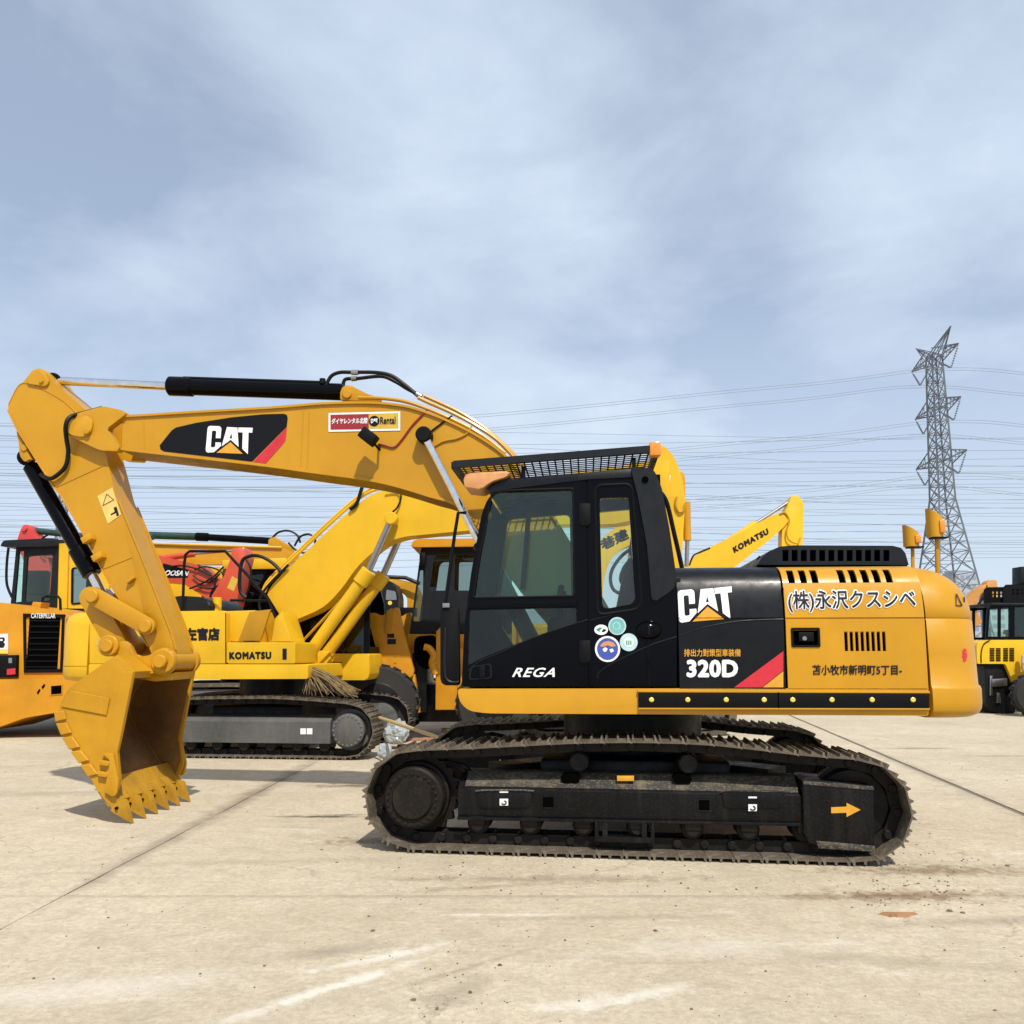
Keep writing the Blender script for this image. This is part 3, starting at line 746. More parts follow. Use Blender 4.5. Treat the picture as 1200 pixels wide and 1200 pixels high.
for yy in (772, 612):
    B().prism(fillet(FU.L([(679, yy - 22), (692, yy - 22), (692, yy + 4), (679, yy + 4)], V0), .015), V0 - .02, V0 + .004, .006).build('door_hinge', M['rubber'], CAB)
us0 = FU.at(689.8, 700, V0)[0]; B().box((us0 - .04, V0 + .052, 1.25), (us0 + .04, V0 + .11, 2.86)).build('door_pillar', M['black'], RQ)
# four round stickers
def disc(x, y, rx, ry, mat, lift, name='round_sticker', par=RQ):
    c = FU.p3(x, y, V0 - lift); k = (FU.at(x + 1, y, V0)[0] - FU.at(x, y, V0)[0])
    return B().add([(c.x + rx * k * math.cos(a), c.y, c.z + ry * k * math.sin(a)) for a in [2 * math.pi * i / 28 for i in range(28)]], [list(range(28))]).build(name, mat, par)
st = disc(712, 760.5, 14.8, 15.2, M['white'], .003); disc(712, 760.5, 12.3, 12.8, M['sticker_blue'], .005, 'sticker_print', st)
patch('sticker_print', st, [(703, 757), (707, 752.5), (713, 751), (719, 753), (722, 757), (717, 758), (712, 756), (707, 758)], FU, V0 - .0065, M['peach'])
patch('sticker_print', st, [(706, 761), (709, 758.5), (712, 760), (711, 763), (708, 764)], FU, V0 - .007, M['white']); patch('sticker_print', st, [(714, 761), (718, 760), (719.5, 763), (716, 765)], FU, V0 - .007, M['white'])
decal('sticker_print', st, '◡', (702, 771), (722, 771), (702, 764), FU, V0 - .007, M['white'], .01) if False else None
st = disc(723.3, 733.6, 10.4, 10.5, M['sticker_pale'], .003); disc(723.3, 733.6, 8.7, 8.8, M['sticker_teal'], .005, 'sticker_print', st); disc(722.5, 733.4, 4.6, 4.6, M['sticker_pale'], .0065, 'sticker_print', st); disc(722.5, 733.4, 3.6, 3.6, M['sticker_teal'], .008, 'sticker_print', st)
st = disc(736.8, 752.6, 10.4, 10.5, M['sticker_pale'], .0035); disc(736.8, 752.6, 5.8, 5.9, M['white'], .0055, 'sticker_print', st)
for xx in (733.8, 736.2, 738.6): patch('sticker_print', st, [(xx, 750.5), (xx + 1.4, 750.5), (xx + 1.4, 756), (xx, 756)], FU, V0 - .0072, M['green'])
st = disc(704.5, 738, 8, 6, M['white'], .003); patch('sticker_print', st, [(698.5, 738), (703, 735), (706, 736), (702, 739), (704, 741)], FU, V0 - .005, M['green']); patch('sticker_print', st, [(705, 740.5), (707, 737), (711, 738), (708, 740.5)], FU, V0 - .005, M['blackfilm'])
# roof, far side, back, floor
roof = FU.L([(570, 573), (577, 567.5), (590, 564), (600, 562), (745, 548), (766, 551), (767, 560), (690, 562), (600, 571), (576, 580)], V0)
B().prism(roof, V0 - .012, VB + .012, .012).build('cab_roof', M['panel'], EX)
far = [(p[0], p[1]) for p in FU.L([(541, 804.5), (793, 804.5), (793, 684), (774, 572), (755, 552), (600, 566), (585, 570), (572, 583), (564, 603), (544, 735)], V0)]
g1 = fillet(FU.L([(583, 588), (665, 581), (668, 770), (600, 770), (565, 715)], V0), .05); g2 = fillet(FU.L([(684, 580), (750, 574), (772, 720), (684, 720)], V0), .05)
FW = B().plate(far, [g1[::-1], g2[::-1]], VB - .05, VB).build('cab_far_side', M['black'], EX)
B().prism(inset(g1, .02), VB - .03, VB - .025).build('window_pane', M['glass_clear'], FW); B().prism(inset(g2, .02), VB - .03, VB - .025).build('window_pane', M['glass_clear'], FW)
frontl = FU.L([(572, 584), (564, 603), (552, 672), (544, 735), (541, 780)], V0)
fi = offset_line(frontl, -.006)
b = B(); fo = [(p[0] + .012, p[1]) for p in frontl]; fn = [(p[0] + .018, p[1]) for p in frontl]
b.loft([[(p[0], V0 + .06, p[1]) for p in fo] + [(p[0], V0 + .06, p[1]) for p in fn[::-1]], [(p[0], VB - .06, p[1]) for p in fo] + [(p[0], VB - .06, p[1]) for p in fn[::-1]]]).build('windscreen', M['glass'], EX)
ua, ub_ = FU.at(541, 800, V0)[0], FU.at(792, 800, V0)[0]
b = B(); b.box((ua + .02, V0 + .055, 1.242), (ub_ - .02, VB - .055, 1.30)); b.build('cab_floor', M['rubber'], EX)
b = B(); b.box((ub_ - .06, V0 + .055, 1.3), (ub_ - .01, VB - .055, 1.92)); b.box((ub_ - .14, V0 + .055, 2.72), (ub_ - .08, VB - .055, 2.9)); BWL = b.build('cab_rear_wall', M['black'], EX)
b = B(); pa, pb = FU.at(786, 680, V0), FU.at(768, 570, V0)
b.loft([[(pa[0] - .03, v, pa[1]), (pa[0] - .024, v, pa[1]), (pb[0] - .024, v, pb[1]), (pb[0] - .03, v, pb[1])] for v in (V0 + .3, VB - .06)]).build('window_pane', M['glass'], BWL)
# inside: seat, consoles, wheel-side levers
ST = B(); us_, _ = FU.at(722, 720, -.9)
ST.box((us_ - .5, -1.15, 1.55), (us_ + .05, -.65, 1.70), .05, seg=3)
Mx = Matrix.Translation((us_ + .02, -.9, 1.66)) @ Matrix.Rotation(R(12), 4, 'Y')
ST.box((-.06, -.24, 0), (.08, .24, .62), .05, Mx, 3); seat = ST.build('operator_seat', M['seat'], EX)
Mx = Matrix.Translation((us_ + .16, -.9, 2.30)) @ Matrix.Rotation(R(8), 4, 'Y')
B().box((-.05, -.14, 0), (.05, .14, .22), .04, Mx, 3).build('headrest', M['seat'], seat)
B().box((us_ - .4, -1.12, 1.30), (us_ + .05, -.68, 1.54), .03).build('seat_base', M['rubber'], seat)
for v in (-1.22, -.58):
    b = B(); b.box((us_ - .55, v - .09, 1.45), (us_ + .1, v + .09, 1.78), .04); cs = b.build('armrest_console', M['rubber'], EX)
    b = B(); b.tube([(us_ - .45, v, 1.76), (us_ - .47, v, 1.88), (us_ - .45, v, 1.93)], [.015, .015, .03], 8); b.cyl((us_ - .45, v, 1.92), (us_ - .44, v, 2.04), .028, .024, 12, .008).build('joystick', M['rubber'], cs)
b = B(); c0 = FU.at(570, 700, -.7); b.box((c0[0], -.75, 1.3), (c0[0] + .12, -.5, 1.85), .03); b.box((c0[0] - .02, -.72, 1.85), (c0[0] + .06, -.48, 2.12), .02).build('monitor', M['rubber'], EX)
b = B(); pp = FU.L([(621, 575), (612, 690)], -.6); b.tube([(pp[0][0], -.55, pp[0][1]), (pp[1][0], -.55, pp[1][1])], .022, 8).build('grab_pole', M['cover'], EX)
# visor lamp, mirror frame, roof guard
P = fillet(FU.L([(544, 571), (543, 560), (547, 555), (560, 553.5), (594, 552), (598, 554.5), (592, 559), (578, 563), (570, 568), (564, 573)], V0 - .05), .02, 3)
B().prism(P, V0 - .05, V0 + .28, .03, 3).build('sun_visor', M['peach'], EX)
mf = B().prism(fillet(FU.L([(517, 716), (521, 711), (538, 711), (539, 803), (521, 803), (517, 798)], V0 + .1), .02), V0 + .06, V0 + .14, .012).build('front_mirror', M['rubber'], EX)
B().tube([FU.p3(546, 601, V0 + .1), FU.p3(537, 601, V0 + .1), FU.p3(533, 625, V0 + .1), FU.p3(521, 712, V0 + .1)], .014, 8).build('mirror_stay', M['rubber'], mf)
P = FU.L([(519, 707), (527, 707), (527, 712), (519, 712)], V0 + .06); B().prism(P, V0 + .04, V0 + .07, .003).build('mirror_tag', M['galv'], mf)
B().tube(spline([FU.p3(x, y, V0 + .05) for x, y in ((522, 735), (521, 770), (522, 792), (528, 799), (538, 799))], 5), .010, 6).build('mirror_handle', M['cover'], mf)
gA, gB = FU.at(532, 545, V0 - .03), FU.at(770, 526.5, V0 - .03)
GV0, GV1 = V0 - .06, VB + .06
sl = (gB[1] - gA[1]) / (gB[0] - gA[0]); gz = lambda u: gA[1] + sl * (u - gA[0])
def ubar(b, v, w_, h, dz=0, u0=gA[0], u1=gB[0]): b.loft([[(u, v - w_ / 2, gz(u) + dz), (u, v + w_ / 2, gz(u) + dz), (u, v + w_ / 2, gz(u) + dz + h), (u, v - w_ / 2, gz(u) + dz + h)] for u in (u0, u1)])
b = B(); ubar(b, GV0, .03, .055, -.03); ubar(b, GV1, .03, .055, -.03)
for u in (gA[0], gB[0]): b.box((u - .02, GV0 + .016, gz(u) - .03), (u + .02, GV1 - .016, gz(u) + .024))
RG = b.build('roof_guard', M['cover'], EX)
b = B(); n = 15
for k in range(1, n): ubar(b, GV0 + (GV1 - GV0) * k / n, .008, .008, -.004)
m_ = 26
for k in range(1, m_):
    u = gA[0] + (gB[0] - gA[0]) * k / m_; b.box((u - .006, GV0 + .016, gz(u) - .012), (u + .006, GV1 - .016, gz(u) - .004))
b.build('guard_mesh', M['rubber'], RG)
for x in (612, 744):
    for v in (V0 + .12, VB - .12):
        u = FU.at(x, 550, V0)[0]; B().box((u - .015, v - .015, 2.86), (u + .015, v + .015, gz(u) - .02)).build('guard_post', M['rubber'], RG)
gB2 = FU.at(770, 524, GV0)
B().box((gB[0] - .06, GV0 - .02, gz(gB[0]) - .06), (gB[0] + .025, GV0 + .06, gz(gB[0]) + .05), .01).build('corner_marker', M['amber'], RG)
# rear hand rail and first-aid plate behind the cab
B().tube(spline([FU.p3(x, y, -.5) for x, y in ((772, 575), (781, 588), (790, 625), (798, 660), (800, 672))], 6), .02, 8).build('hand_rail', M['rubber'], EX)

# ---- boom, fork plates and flanges
BT = [(143, 487), (165, 486), (230, 482), (317, 477), (380, 472), (430, 471), (460, 473), (487, 478), (527, 493), (567, 514), (600, 540), (640, 590), (680, 655), (715, 715)]
BL = [(142, 528), (187, 533), (250, 540), (317, 548), (367, 555), (420, 562), (460, 570), (503, 583), (535, 594), (565, 625), (600, 680), (640, 730), (665, 752)]
VBM = -.215
top = [tuple(p) for p in spline([(*FU.at(x, y, VBM), 0) for x, y in BT], 4)]; top = [(p[0], p[1]) for p in top]
low = [(p[0], p[1]) for p in spline([(*FU.at(x, y, VBM), 0) for x, y in BL], 4)]
foot = [(low[-1][0] + .1, low[-1][1] - .1), (low[-1][0] + .28, low[-1][1] - .1), (top[-1][0] + .05, top[-1][1] - .1)]
BOOM = B().prism(top[::-1] + low + foot, VBM, -VBM, .006, 1).build('boom', M['cat'], EX)
def flange(line, d, name):
    o2 = offset_line(line, d)
    B().prism([tuple(p) for p in line] + [tuple(p) for p in o2[::-1]], VBM - .022, -VBM + .022, .004, 1).build(name, M['cat'], BOOM)
flange(top[:-4], -.022, 'top_flange'); flange(low[:-2], .026, 'bottom_flange')
for s in (-1, 1):
    P = fillet(FU.L([(79, 506), (83, 490), (100, 484), (124, 477.5), (147, 482.5), (151, 486), (128, 504), (143, 524), (141, 530), (120, 529), (82, 511)], VBM), [.05, .08, .04, .04, .02, .02, .02, .02, .01, .05, .05], 4)
    y0, y1 = sorted((s * .175, s * .262))
    pl = B().prism(P, y0, y1, .008).build('boom_fork', M['cat'], BOOM)
    P = fillet(FU.L([(80, 505), (86, 492), (104, 487), (110, 494), (108, 508), (98, 513), (84, 510)], VBM - .05), .05, 4)
    y0, y1 = sorted((s * .262, s * .285))
    B().prism(P, y0, y1, .006).build('pin_plate', M['cat'], pl)
    c = FU.at(103, 506, -.28); B().cyl((c[0], s * .28, c[1]), (c[0], s * .31, c[1]), .03, seg=12, bev=.004).build('pin_bolt', M['cat_old'], pl)
for xs in ((168, 486.5, 170, 531), (356, 473.5, 352, 552), (363, 473, 360, 553)):
    a, c = FU.p3(xs[0], xs[1], VBM - .001), FU.p3(xs[2], xs[3], VBM - .001)
    B().tube([a, c], .005, 5).build('weld_seam', M['cat'], BOOM)
# emblem on the boom
P = [(187, 522), (188, 526.5), (192, 529), (295.4, 541), (336, 500), (337.2, 490), (336, 486), (332, 484.8), (307.5, 485.5), (272, 489), (229.6, 495.5), (206, 501), (201, 504.5)]
EM = patch('emblem_panel', BOOM, P, FU, VBM - .003, M['blackfilm'])
patch('emblem_stripe', EM, [(336.2, 500.5), (334.5, 516), (330, 522), (311, 543.2), (296.5, 541.2)], FU, VBM - .0045, M['red'])
decal('emblem_letters', EM, LOGO_LETTERS, (239.6, 530), (292.4, 534.5), (243.6, 497), FU, VBM - .005, M['white'])
decal('emblem_triangle', EM, LOGO_TRI, (239.6, 530), (292.4, 534.5), (243.6, 497), FU, VBM - .006, M['yfilm'])
# hire company plate
SG = patch('name_plate', BOOM, [(385, 484), (469, 482), (469, 504.5), (385, 506)], FU, VBM - .004, M['warn'])
patch('plate_border', SG, [(385, 484), (469, 482), (469, 484.2), (385, 486.2)], FU, VBM - .006, M['white']); patch('plate_border', SG, [(385, 503.8), (469, 502.3), (469, 504.5), (385, 506)], FU, VBM - .006, M['white'])
patch('plate_border', SG, [(385, 486), (387.2, 486), (387.2, 504), (385, 504)], FU, VBM - .006, M['white']); patch('plate_border', SG, [(466.8, 484), (469, 484), (469, 502.5), (466.8, 502.5)], FU, VBM - .006, M['white'])
M['maroon'] = plain('maroon_film', (.28, .012, .018), .45)
patch('plate_field', SG, [(387.2, 486), (432, 485), (432, 503.2), (387.2, 503.8)], FU, VBM - .006, M['maroon'])
decal('plate_lettering', SG, 'ダイヤレンタル北陸', (388.5, 497.3), (431, 496.3), (388.5, 490.3), FU, VBM - .008, M['white'], .035, .15)
k = FU.at(439, 494, VBM)[0] - FU.at(438, 494, VBM)[0]; c = FU.p3(438.5, 493.3, VBM - .008)
B().add([(c.x + 6.2 * k * math.cos(a), c.y, c.z + 6.2 * k * math.sin(a)) for a in [R(15 * i) for i in range(24)]], [list(range(24))]).build('plate_roundel', M['blackfilm'], SG)
decal('roundel_letters', SG, LOGO_LETTERS, (434.5, 496), (442.5, 495.8), (434.5, 490.5), FU, VBM - .010, M['white'])
decal('plate_lettering', SG, 'Rental', (445.5, 497), (463.5, 496.6), (445.5, 488.5), FU, VBM - .008, M['navy'], .02)
# boom work lamp and cable
c = FU.p3(432, 512, -.42)
Mx = Matrix.Translation(c) @ Matrix.Rotation(R(38), 4, 'Y')
LMP = B().box((-.08, -.06, -.055), (.08, .06, .055), .012, Mx).build('work_lamp', M['rubber'], BOOM)
B().tube([c + Vector((.05, .02, -.06)), c + Vector((.08, .1, -.1)), FU.p3(444, 521, VBM)], .012, 6).build('lamp_bracket', M['rubber'], LMP)
B().tube(spline([FU.p3(x, y, VBM - .012) for x, y in ((444, 520), (452, 522), (462, 524), (471, 515), (482, 500), (493, 488), (501, 480))], 5), .009, 6).build('lamp_cable', M['maroon'], LMP)
B().tube(spline([FU.p3(x, y, VBM - .012) for x, y in ((509, 523), (520, 517), (535, 514), (547, 508), (553, 499))], 5), .008, 6).build('grease_line', M['cat_old'], BOOM)
B().tube(spline([FU.p3(x, y, VBM - .012) for x, y in ((503, 507), (515, 498), (530, 487))], 5), .008, 6).build('grease_line', M['rubber'], BOOM)
# lines running down the boom's back
for dv, pts in ((-.12, [(490, 466), (505, 473), (530, 484), (558, 499), (585, 518), (610, 545)]), (-.03, [(497, 464), (515, 472), (540, 484), (568, 502), (598, 528), (616, 550)]), (-.17, [(420, 466), (450, 467), (480, 472), (520, 487), (560, 507), (592, 531)])):
    B().tube(spline([FU.p3(x, y, dv) for x, y in pts], 5), .018, 8).build('steel_line', M['cat'], BOOM)
for dv, pts in ((-.06, [(382, 452), (388, 441), (398, 436.5), (412, 436.3), (440, 436.5), (458, 440), (473, 450), (490, 464)]), (.06, [(402, 452), (405, 444.5), (420, 443.5), (447, 441), (463, 447), (478, 456), (494, 464)])):
    B().tube(spline([FU.p3(x, y, dv) for x, y in pts], 6), .019, 8).build('hose', M['hose'], BOOM)
    for a, c in (((412, 436.5), (420, 436.5)), ((488, 461.5), (494, 465))) if dv < 0 else (((412, 444), (418, 443.6)),):
        B().cyl(FU.p3(*a, dv), FU.p3(*c, dv), .026, seg=12).build('hose_fitting', M['steel'], BOOM)

# ---- rams
def ram(name, rod0, rod1, brl0, brl1, rr, rb, gland, parent, brl_mat=None, gl=.14):
    r0, r1, b0, b1 = map(Vector, (rod0, rod1, brl0, brl1))
    d = (b1 - b0).normalized()
    o = B().cyl(b0, b1, rb, seg=24, bev=.008).build(name, brl_mat or M['black'], parent)
    B().cyl(b0 - d * .02, b0 + d * gl, gland, seg=24, bev=.015).build('gland', brl_mat or M['black'], o)
    B().cyl(r0, r1, rr, seg=20).build('rod', M['chrome'], o)
    return o
AR = ram('arm_cylinder', FU.p3(62, 446, 0), FU.p3(205, 453, 0), FU.p3(200, 452.5, 0), FU.p3(402, 459.5, 0), .042, .084, .098, EX, gl=.24)
b = B(); b.tube([FU.p3(215, 443, -.03), FU.p3(260, 444.5, -.03), FU.p3(384, 448.5, -.03)], .018, 8).build('pressure_line', M['rubber'], AR)
B().cyl(FU.p3(378, 450, -.05), FU.p3(378, 444, -.05), .03, seg=10).build('line_clamp', M['rubber'], AR)
B().cyl(FU.p3(62, 446, -.06), FU.p3(62, 446, .06), .08, seg=20, bev=.01).build('rod_eye', M['rubber'], AR)
for s in (-1, 1):
    P = fillet(FU.L([(399, 470), (400, 458), (404, 453), (411, 452), (418, 456), (432, 463), (447, 467), (447, 472)], s * .1), .03, 3)
    y0, y1 = sorted((s * .09, s * .13)); br = B().prism(P, y0, y1, .006).build('cylinder_lug', M['cat'], BOOM)
    c = FU.at(407, 462, s * .13); B().cyl((c[0], s * .12, c[1]), (c[0], s * .15, c[1]), .045, seg=18, bev=.006).build('lug_pin', M['cat'], br)
for s in (-1, 1):
    v = s * .30
    p0, p1 = FU.p3(497, 510, -.30), FU.p3(560, 632, -.30); p0.y = p1.y = v
    d = (p1 - p0).normalized()
    o = ram('boom_cylinder', p0, p1 + d * .2, p1 + d * .05, p1 + d * 1.55, .036, .066, .074, EX)
    B().cyl((p0.x, v - s * .09, p0.z), (p0.x, v + s * .055, p0.z), .075, seg=24, bev=.012).build('rod_eye', M['rubber'], o)

# ---- arm
VAR = -.165
arm_px = [(34, 439), (40, 431.5), (52, 432.5), (60, 443), (64, 449), (99, 479), (116, 503), (127, 545), (136.5, 582), (172.5, 670), (200.5, 742), (207, 766), (205, 778), (198, 786), (190, 787), (182, 780), (176, 761), (150, 715), (130, 685), (107, 640), (72.5, 580), (64, 571), (21, 503), (9.5, 480), (9.5, 474), (20, 453), (28, 447)]
arm = fillet(FU.L(arm_px, VAR), .04, 3)
ARM = B().prism(arm, VAR, -VAR, .008).build('arm', M['cat'], EX)
# edge strips of the side plates
for s in (-1, 1):
    for pts, d in (([(139, 588), (172.5, 670), (200.5, 742), (206, 762)], .016), ([(9.8, 480), (21, 503), (64, 571), (72.5, 580), (107, 640), (130, 685), (150, 715), (174, 757)], -.012)):
        L_ = FU.L(pts, VAR); L2 = offset_line(L_, d)
        y0, y1 = sorted((s * .165, s * .178)); B().prism(L_ + L2[::-1], y0, y1, .003, 1).build('edge_strip', M['cat'], ARM)
    P = fillet(FU.L([(30, 449), (36, 437), (42, 434), (52, 436), (58, 447), (54, 453), (47, 452)], VAR - .02), .04, 4); y0, y1 = sorted((s * .165, s * .19))
    bo = B().prism(P, y0, y1, .006).build('boss_plate', M['cat'], ARM)
    c = FU.at(49, 447, s * .19); B().cyl((c[0], s * .185, c[1]), (c[0], s * .21, c[1]), .022, seg=12, bev=.004).build('boss_bolt', M['cat_old'], bo)
for a, c in (((20, 453), (98, 494)), ((66, 571), (127, 543)), ((118, 668), (155, 653))):
    if a == (20, 453): pts = spline([FU.p3(x, y, VAR - .001) for x, y in ((10, 474), (21, 453), (31, 449), (50, 456), (76, 471), (92, 487))], 5)
    else: pts = [FU.p3(*a, VAR - .001), FU.p3(*c, VAR - .001)]
    B().tube(pts, .006, 5).build('weld_seam', M['cat'], ARM)
for x, y in ((106, 631), (118, 652)):
    c = FU.p3(x, y, VAR)
    Mx = Matrix.Translation(c) @ Matrix.Rotation(R(-30), 4, 'Y'); B().box((-.05, -.09, -.045), (.05, .01, .02), .008, Mx).build('hose_bracket', M['cat'], ARM)
c = FU.p3(155, 680, VAR); Mx = Matrix.Translation(c) @ Matrix.Rotation(R(-38), 4, 'Y')
B().box((-.045, -.05, -.012), (.045, 0, .012), .004, Mx).build('small_lug', M['cat'], ARM)
B().tube(spline([FU.p3(x, y, v) for x, y, v in ((120, 478, -.1), (98, 484, -.2), (82, 489, -.30), (77, 500, -.32), (78, 515, -.26), (80, 530, -.22), (77, 546, -.21), (68, 556, -.21), (58, 561, -.20), (48, 556, -.14))], 6), .021, 8).build('hose', M['hose'], ARM)
WL = patch('warning_label', ARM, [(114, 581.5), (131.5, 571), (142, 603), (126.5, 614)], FU, VAR - .004, M['pale'])
def outline(par, pts, mat, v, r=.004): B().tube([FU.p3(x, y, v) for x, y in pts], r, 5, True).build('label_mark', mat, par)
outline(WL, [(120.5, 592.5), (125, 579), (133.5, 585.5)], M['navy'], VAR - .006)
patch('label_mark', WL, [(133, 595), (136.5, 593.5), (139.5, 604), (136.5, 605), (136, 601), (130, 604), (129.5, 602.5), (134.5, 599.5)], FU, VAR - .006, M['navy'])
# bucket ram on the back of the arm
p0, p1 = FU.p3(36, 546, 0), FU.p3(106, 668, 0)
d = (p1 - p0).normalized()
BR = B().cyl(p0, p1, .078, seg=24, bev=.01).build('bucket_cylinder', M['black'], EX)
B().cyl(p1 - d * .26, p1 + d * .05, .098, seg=24, bev=.012).build('gland', M['black'], BR)
B().cyl(p1, FU.p3(119, 695, 0), .048, seg=20).build('rod', M['chrome'], BR)
B().cyl(FU.p3(31, 536, -.09), FU.p3(31, 536, .09), .085, seg=20, bev=.01).build('base_eye', M['rubber'], BR)
for s in (-1, 1):
    P = fillet(FU.L([(22, 505), (25, 520), (26, 535), (32, 543), (38, 538), (42, 541)], s * .1), .03, 3); y0, y1 = sorted((s * .1, s * .14))
    lg = B().prism(P, y0, y1, .006).build('ram_lug', M['cat'], ARM)
    c = FU.at(29, 525, s * .14); B().cyl((c[0], s * .13, c[1]), (c[0], s * .155, c[1]), .035, seg=16, bev=.005).build('lug_pin', M['cat'], lg)
# linkage
def linkbar(name, a, b_, r, v0, v1, mat):
    A, Bv = Vector(a), Vector(b_); t = (Bv - A).normalized(); n_ = Vector((-t.y, t.x)); pts = []
    for k in range(9):
        an = math.pi / 2 + math.pi * k / 8; pts.append(tuple(A + t * math.cos(an) * r + n_ * math.sin(an) * r))
    for k in range(9):
        an = -math.pi / 2 + math.pi * k / 8; pts.append(tuple(Bv + t * math.cos(an) * r + n_ * math.sin(an) * r))
    return B().prism(pts, v0, v1, .008).build(name, mat, EX)
for s in (-1, 1):
    y0, y1 = sorted((s * .20, s * .25)); A, C_ = FU.at(111, 699, -.22), FU.at(173, 734, -.22)
    lk = linkbar('guide_link', A, C_, .082, y0, y1, M['cat'])
    for q_ in (A, C_): B().cyl((q_[0], s * .18, q_[1]), (q_[0], s * .285, q_[1]), .062, seg=20, bev=.008).build('link_pin', M['cat'], lk)
A, C_ = FU.at(114, 701, 0), FU.at(146, 757, 0)
lk = linkbar('bucket_link', A, C_, .105, -.14, .14, M['cat'])
for s in (-1, 1):
    B().cyl((C_[0], s * .14, C_[1]), (C_[0], s * .30, C_[1]), .10, seg=24, bev=.01).build('link_boss', M['cat'], lk)
    B().cyl((C_[0], s * .28, C_[1]), (C_[0], s * .33, C_[1]), .06, seg=20, bev=.006).build('link_pin', M['cat'], lk)

# ---- bucket
BV, FV = -.545, .655
back = [(137, 768), (124, 776), (110, 786), (95, 796), (84, 804.5), (77, 813), (72, 823), (68, 834), (69, 851), (74, 862), (80, 872.5), (94, 892), (107, 912), (117, 931), (128, 946)]
bk = [(p[0], p[1]) for p in spline([(*FU.at(x, y, BV), 0) for x, y in back], 3)]
inn = offset_line(bk, .03)
BKT = B().prism(bk + inn[::-1], BV + .02, FV - .02).build('bucket', M['cat_old'], EX)
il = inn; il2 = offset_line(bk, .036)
B().prism(il2[2:-3] + [tuple(p) for p in offset_line(bk, .031)[2:-3]][::-1], BV + .05, FV - .05).build('brown_lining', M['inside_brown'], BKT)  # thin sheets in darker brown over the bucket's inner faces
side = bk + FU.L([(133, 938), (142, 916), (138, 881), (148, 836), (158, 787), (150, 779)], BV)
sd = lambda s, a: -a if s < 0 else a + .11
for s in (-1, 1):
    y0, y1 = sorted((sd(s, .525), sd(s, .552)))
    sp_ = B().prism(side, y0, y1, .004, 1).build('side_plate', M['cat_old'], BKT)
    y0, y1 = sorted((sd(s, .519), sd(s, .524))); cs_ = (sum(p[0] for p in side) / len(side), sum(p[1] for p in side) / len(side)); B().prism([(cs_[0] + (p[0] - cs_[0]) * .93, cs_[1] + (p[1] - cs_[1]) * .93) for p in side], y0, y1).build('brown_lining', M['inside_brown'], sp_)
    edge = FU.L([(157.5, 787), (148, 836), (138.5, 881), (142, 914)], BV); e2 = FU.L([(145, 787), (134, 836), (124, 878), (126, 905)], BV)
    y0, y1 = sorted((sd(s, .552), sd(s, .568))); B().prism(edge + e2[::-1], y0, y1, .004, 1).build('edge_plate', M['cat_old'], sp_)
    P = FU.L([(84, 809), (130, 818), (126, 838), (73, 828)], BV); B().prism(P, y0, y1 - .004, .004, 1).build('wear_plate', M['cat_old'], sp_)
    wb = [(66, 834), (69, 851), (80, 872.5), (94, 892), (107, 912)]
    for k in range(5):
        t0, t1 = k / 5 * 4, (k + .86) / 5 * 4
        def on(t): i = min(int(t), 3); f_ = t - i; return Vector(wb[i]) * (1 - f_) + Vector(wb[i + 1]) * f_
        a, c = on(t0), on(t1); P = FU.L([(a.x - 1, a.y), (c.x - 1, c.y), (c.x + 11, c.y - 3), (a.x + 11, a.y - 1)], BV)
        y0_, y1_ = sorted((sd(s, .552), sd(s, .575))); B().prism(P, y0_, y1_, .006, 1).build('heel_block', M['cat_old'], sp_)
    # side cutter
    P = fillet(FU.L([(122, 881), (136, 882), (142.5, 915), (140, 930), (136, 932.5), (126, 927), (133, 890)], BV), .02, 3)
    y0, y1 = sorted((sd(s, .57), sd(s, .60))); sc_ = B().prism(P, y0, y1, .008).build('side_cutter', M['cat_old'], sp_)
    for px_, py_ in ((127, 893), (125, 906)):
        c = FU.at(px_, py_, BV); y0, y1 = sorted((sd(s, .565), sd(s, .6))); B().prism([(c[0] - .06, c[1] + .025), (c[0] + .05, c[1] + .01), (c[0] + .03, c[1] - .03), (c[0] - .05, c[1] - .02)], y0, y1, .006).build('cutter_step', M['cat_old'], sc_)
# hinge ears and top cover
for s in (-1, 1):
    P = fillet(FU.L([(134, 772), (136, 757), (143, 750), (152, 753), (160, 770), (176, 768), (184, 761), (194, 758), (205, 765), (207, 777), (202, 787), (192, 793), (182, 789), (160, 790)], -.25), [.02, .04, .06, .05, .03, .03, .04, .06, .06, .06, .06, .05, .03, .02], 4)
    y0, y1 = sorted((s * .215, s * .26)); er = B().prism(P, y0, y1, .008).build('hinge_ear', M['cat_old'], BKT)
    c = FU.at(192, 775, -.25)
    B().cyl((c[0], s * .255, c[1]), (c[0], s * .285, c[1]), .115, seg=28, bev=.01).build('pin_flange', M['cat_old'], er)
    B().cyl((c[0], s * .28, c[1]), (c[0], s * .345, c[1]), .062, seg=20, bev=.008).build('hinge_pin', M['cat_old'], er)
c = FU.at(192, 775, -.25); B().cyl((c[0], -.205, c[1]), (c[0], .205, c[1]), .10, seg=28, bev=.01).build('arm_boss', M['cat'], ARM)
tp = FU.L([(137, 768), (158, 787)], BV); tq = FU.L([(133, 775), (154, 795)], BV)
B().prism(tp + tq[::-1], BV + .02, FV - .02).build('top_plate', M['cat_old'], BKT)
P = FU.L([(158, 786), (172, 791), (190, 791), (200, 788), (196, 797), (176, 799), (157, 796)], -.3); B().prism(P, -.21, .21, .006).build('hinge_tube', M['cat_old'], BKT)
